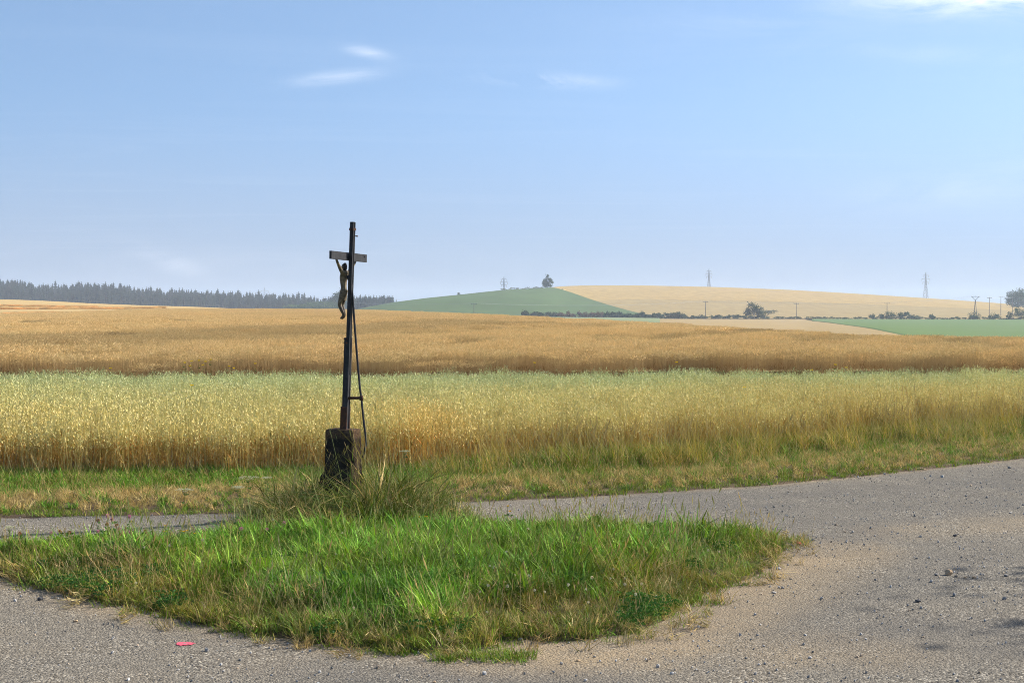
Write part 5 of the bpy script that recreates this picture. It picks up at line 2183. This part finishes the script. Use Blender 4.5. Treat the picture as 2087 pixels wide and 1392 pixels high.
for (px, py, d, lab) in ((335, 1091, 11.6, 'left'), (340, 1100, 11.5, 'left'), (367, 1088, 11.6, 'left'), (382, 1081, 11.7, 'left'), (375, 1106, 11.4, 'left'), (398, 1114, 11.2, 'left'), (337, 1071, 11.8, 'left'),
                    (1033, 1031, 12.2, 'right'), (1040, 1042, 12.1, 'right'), (842, 1083, 12.3, 'mid'), (854, 1085, 12.3, 'mid'), (868, 1086, 12.2, 'mid'), (873, 1094, 12.2, 'mid')):
    X, Y_, Zh_ = at(px, py, d)
    zg = float(island_z(np.array([X]), np.array([d]))[0])
    L_ = {'left': ('small yellow flower in the grass right of the pink clover', 'yellow flowers near the clover'), 'right': ('yellow flower on a tall stem against the far road', 'yellow flowers against the far road'), 'mid': ('small yellow flower low in the grass right of the stone block', 'yellow flowers right of the block')}[lab]
    stem_flower('yellow_flower', X, Y_, max(.1, Zh_ - zg), L_[0], 'flower', L_[1], daisy_head((.75, .45, .02), .015), .02, 1, island_z)
for (px, py, d, r, lab) in ((507, 986, 14.4, .10, 'broad white umbel flower, biggest one on the verge left of the block'), (376, 1031, 13.75, .085, 'white umbel flower at the road edge left of the block'), (484, 1023, 13.9, .06, 'pale umbel flower between the two larger umbels'),
                       (545, 995, 14.4, .05, 'small pale umbel flower next to the broad one'), (823, 929, 15.6, .055, 'white umbel flower in front of the oats right of the block')):
    X, Y_, Zh_ = at(px, py, d)
    stem_flower('umbel_flower', X, Y_, max(.15, Zh_ - .05), lab, 'umbel', 'white umbels on the verge', umbel_head(r), .02, 2, verge_z)
X, Y_, Zh_ = at(18, 1064, 11.9)
stem_flower('umbel_flower', X, Y_, max(.15, Zh_ - .05), 'small white umbel at the left edge in front of the road', 'umbel', None, umbel_head(.035), .02, 1, island_z)
# yellow mustard at the edge of the wheat
for (px, py) in ((375, 741), (392, 738), (402, 737), (414, 746), (421, 739), (433, 735), (465, 748), (478, 752), (385, 748), (520, 743), (228, 752), (407, 808), (388, 788), (1090, 741), (1382, 740), (1517, 792), (1727, 751), (1700, 745), (1652, 756)):
    d = 27.9 if py < 770 else 22.5
    X, Y_, Zh_ = at(px, py, d)
    stem_flower('mustard_flower', X, Y_, max(.3, Zh_ - .05), 'yellow mustard flower poking out of the crop', 'flower', 'yellow mustard in the crops', daisy_head((.80, .60, .02), .035), .02, 2, verge_z)


# white clover heads: hundreds, tiny
def white_head():
    p = Plant()
    p.blade((0, 0, -.03), 0, .15, .003, .05, 0, np.array([.1, .17, .05]), np.array([.1, .17, .05]), 1, 0, True)
    clover_head([(.62, .58, .48), (.55, .48, .36), (.66, .64, .56)], .009)(p, np.array([0, 0, .12]))
    return p.build('white_clover_head', M_GRASS)


P_WC = [white_head() for _ in range(3)]
x, y = jitter(ISL[:, 0].min(), ISL[:, 0].max(), ISL[:, 1].min(), ISL[:, 1].max(), .09)
sd = poly_sd(ISL, x, y)
pxx = px_of(x, y)
pr = .018 * (sd > .1) + .30 * sstep(1350, 1450, pxx) * sstep(11.2, 11.9, y) * (sd > .05) + .16 * sstep(900, 1000, pxx) * (1 - sstep(1250, 1400, pxx)) * sstep(.1, .4, sd) * (1 - sstep(9.6, 10.3, y))
m = (RNG.uniform(0, 1, len(x)) < pr) & (sd > .05) & in_view(x, y)
rot, scl = std(int(m.sum()), .75, 1.15, .2)
scatter('white_clover', P_WC, np.stack([x[m], y[m], island_z(x[m], y[m])], -1), rot, scl, tints(int(m.sum())), 'small white clover heads dotted through the island grass', 'clover', real=True)

# ------------------------------------------------------------------ roadside tree beyond the right edge, its shadow reaches the road
tx, ty = 14.4, 13.3
e = tree('roadside_tree', (tx, ty, 0), [(0, 0, 6.6, 1.9, 1.7, 1.5), (-.9, .5, 5.6, 1.3, 1.3, .9), (.9, -.6, 5.8, 1.4, 1.3, 1.0), (0, -1.1, 7.3, 1.2, 1.2, .9)], 2600, .09, MIDG, 'roadside tree standing beyond the right edge of the road', 3.4, .16, 91, limbs=9)

# ------------------------------------------------------------------ morning haze
hz = NT('morning_haze')
pv = hz.n('ShaderNodeVolumePrincipled', {'Color': (.72, .83, 1.0, 1), 'Density': .00028, 'Anisotropy': .1})
hz.t.links.new(pv.outputs[0], hz.out.inputs['Volume'])
m = MB()
m.box((0, 0, 1.5), (6200, 6200, 63))
h = m.build('haze', hz.m)
tag(h, 'thin bluish morning haze lying over the fields', 'haze', kind='stuff')
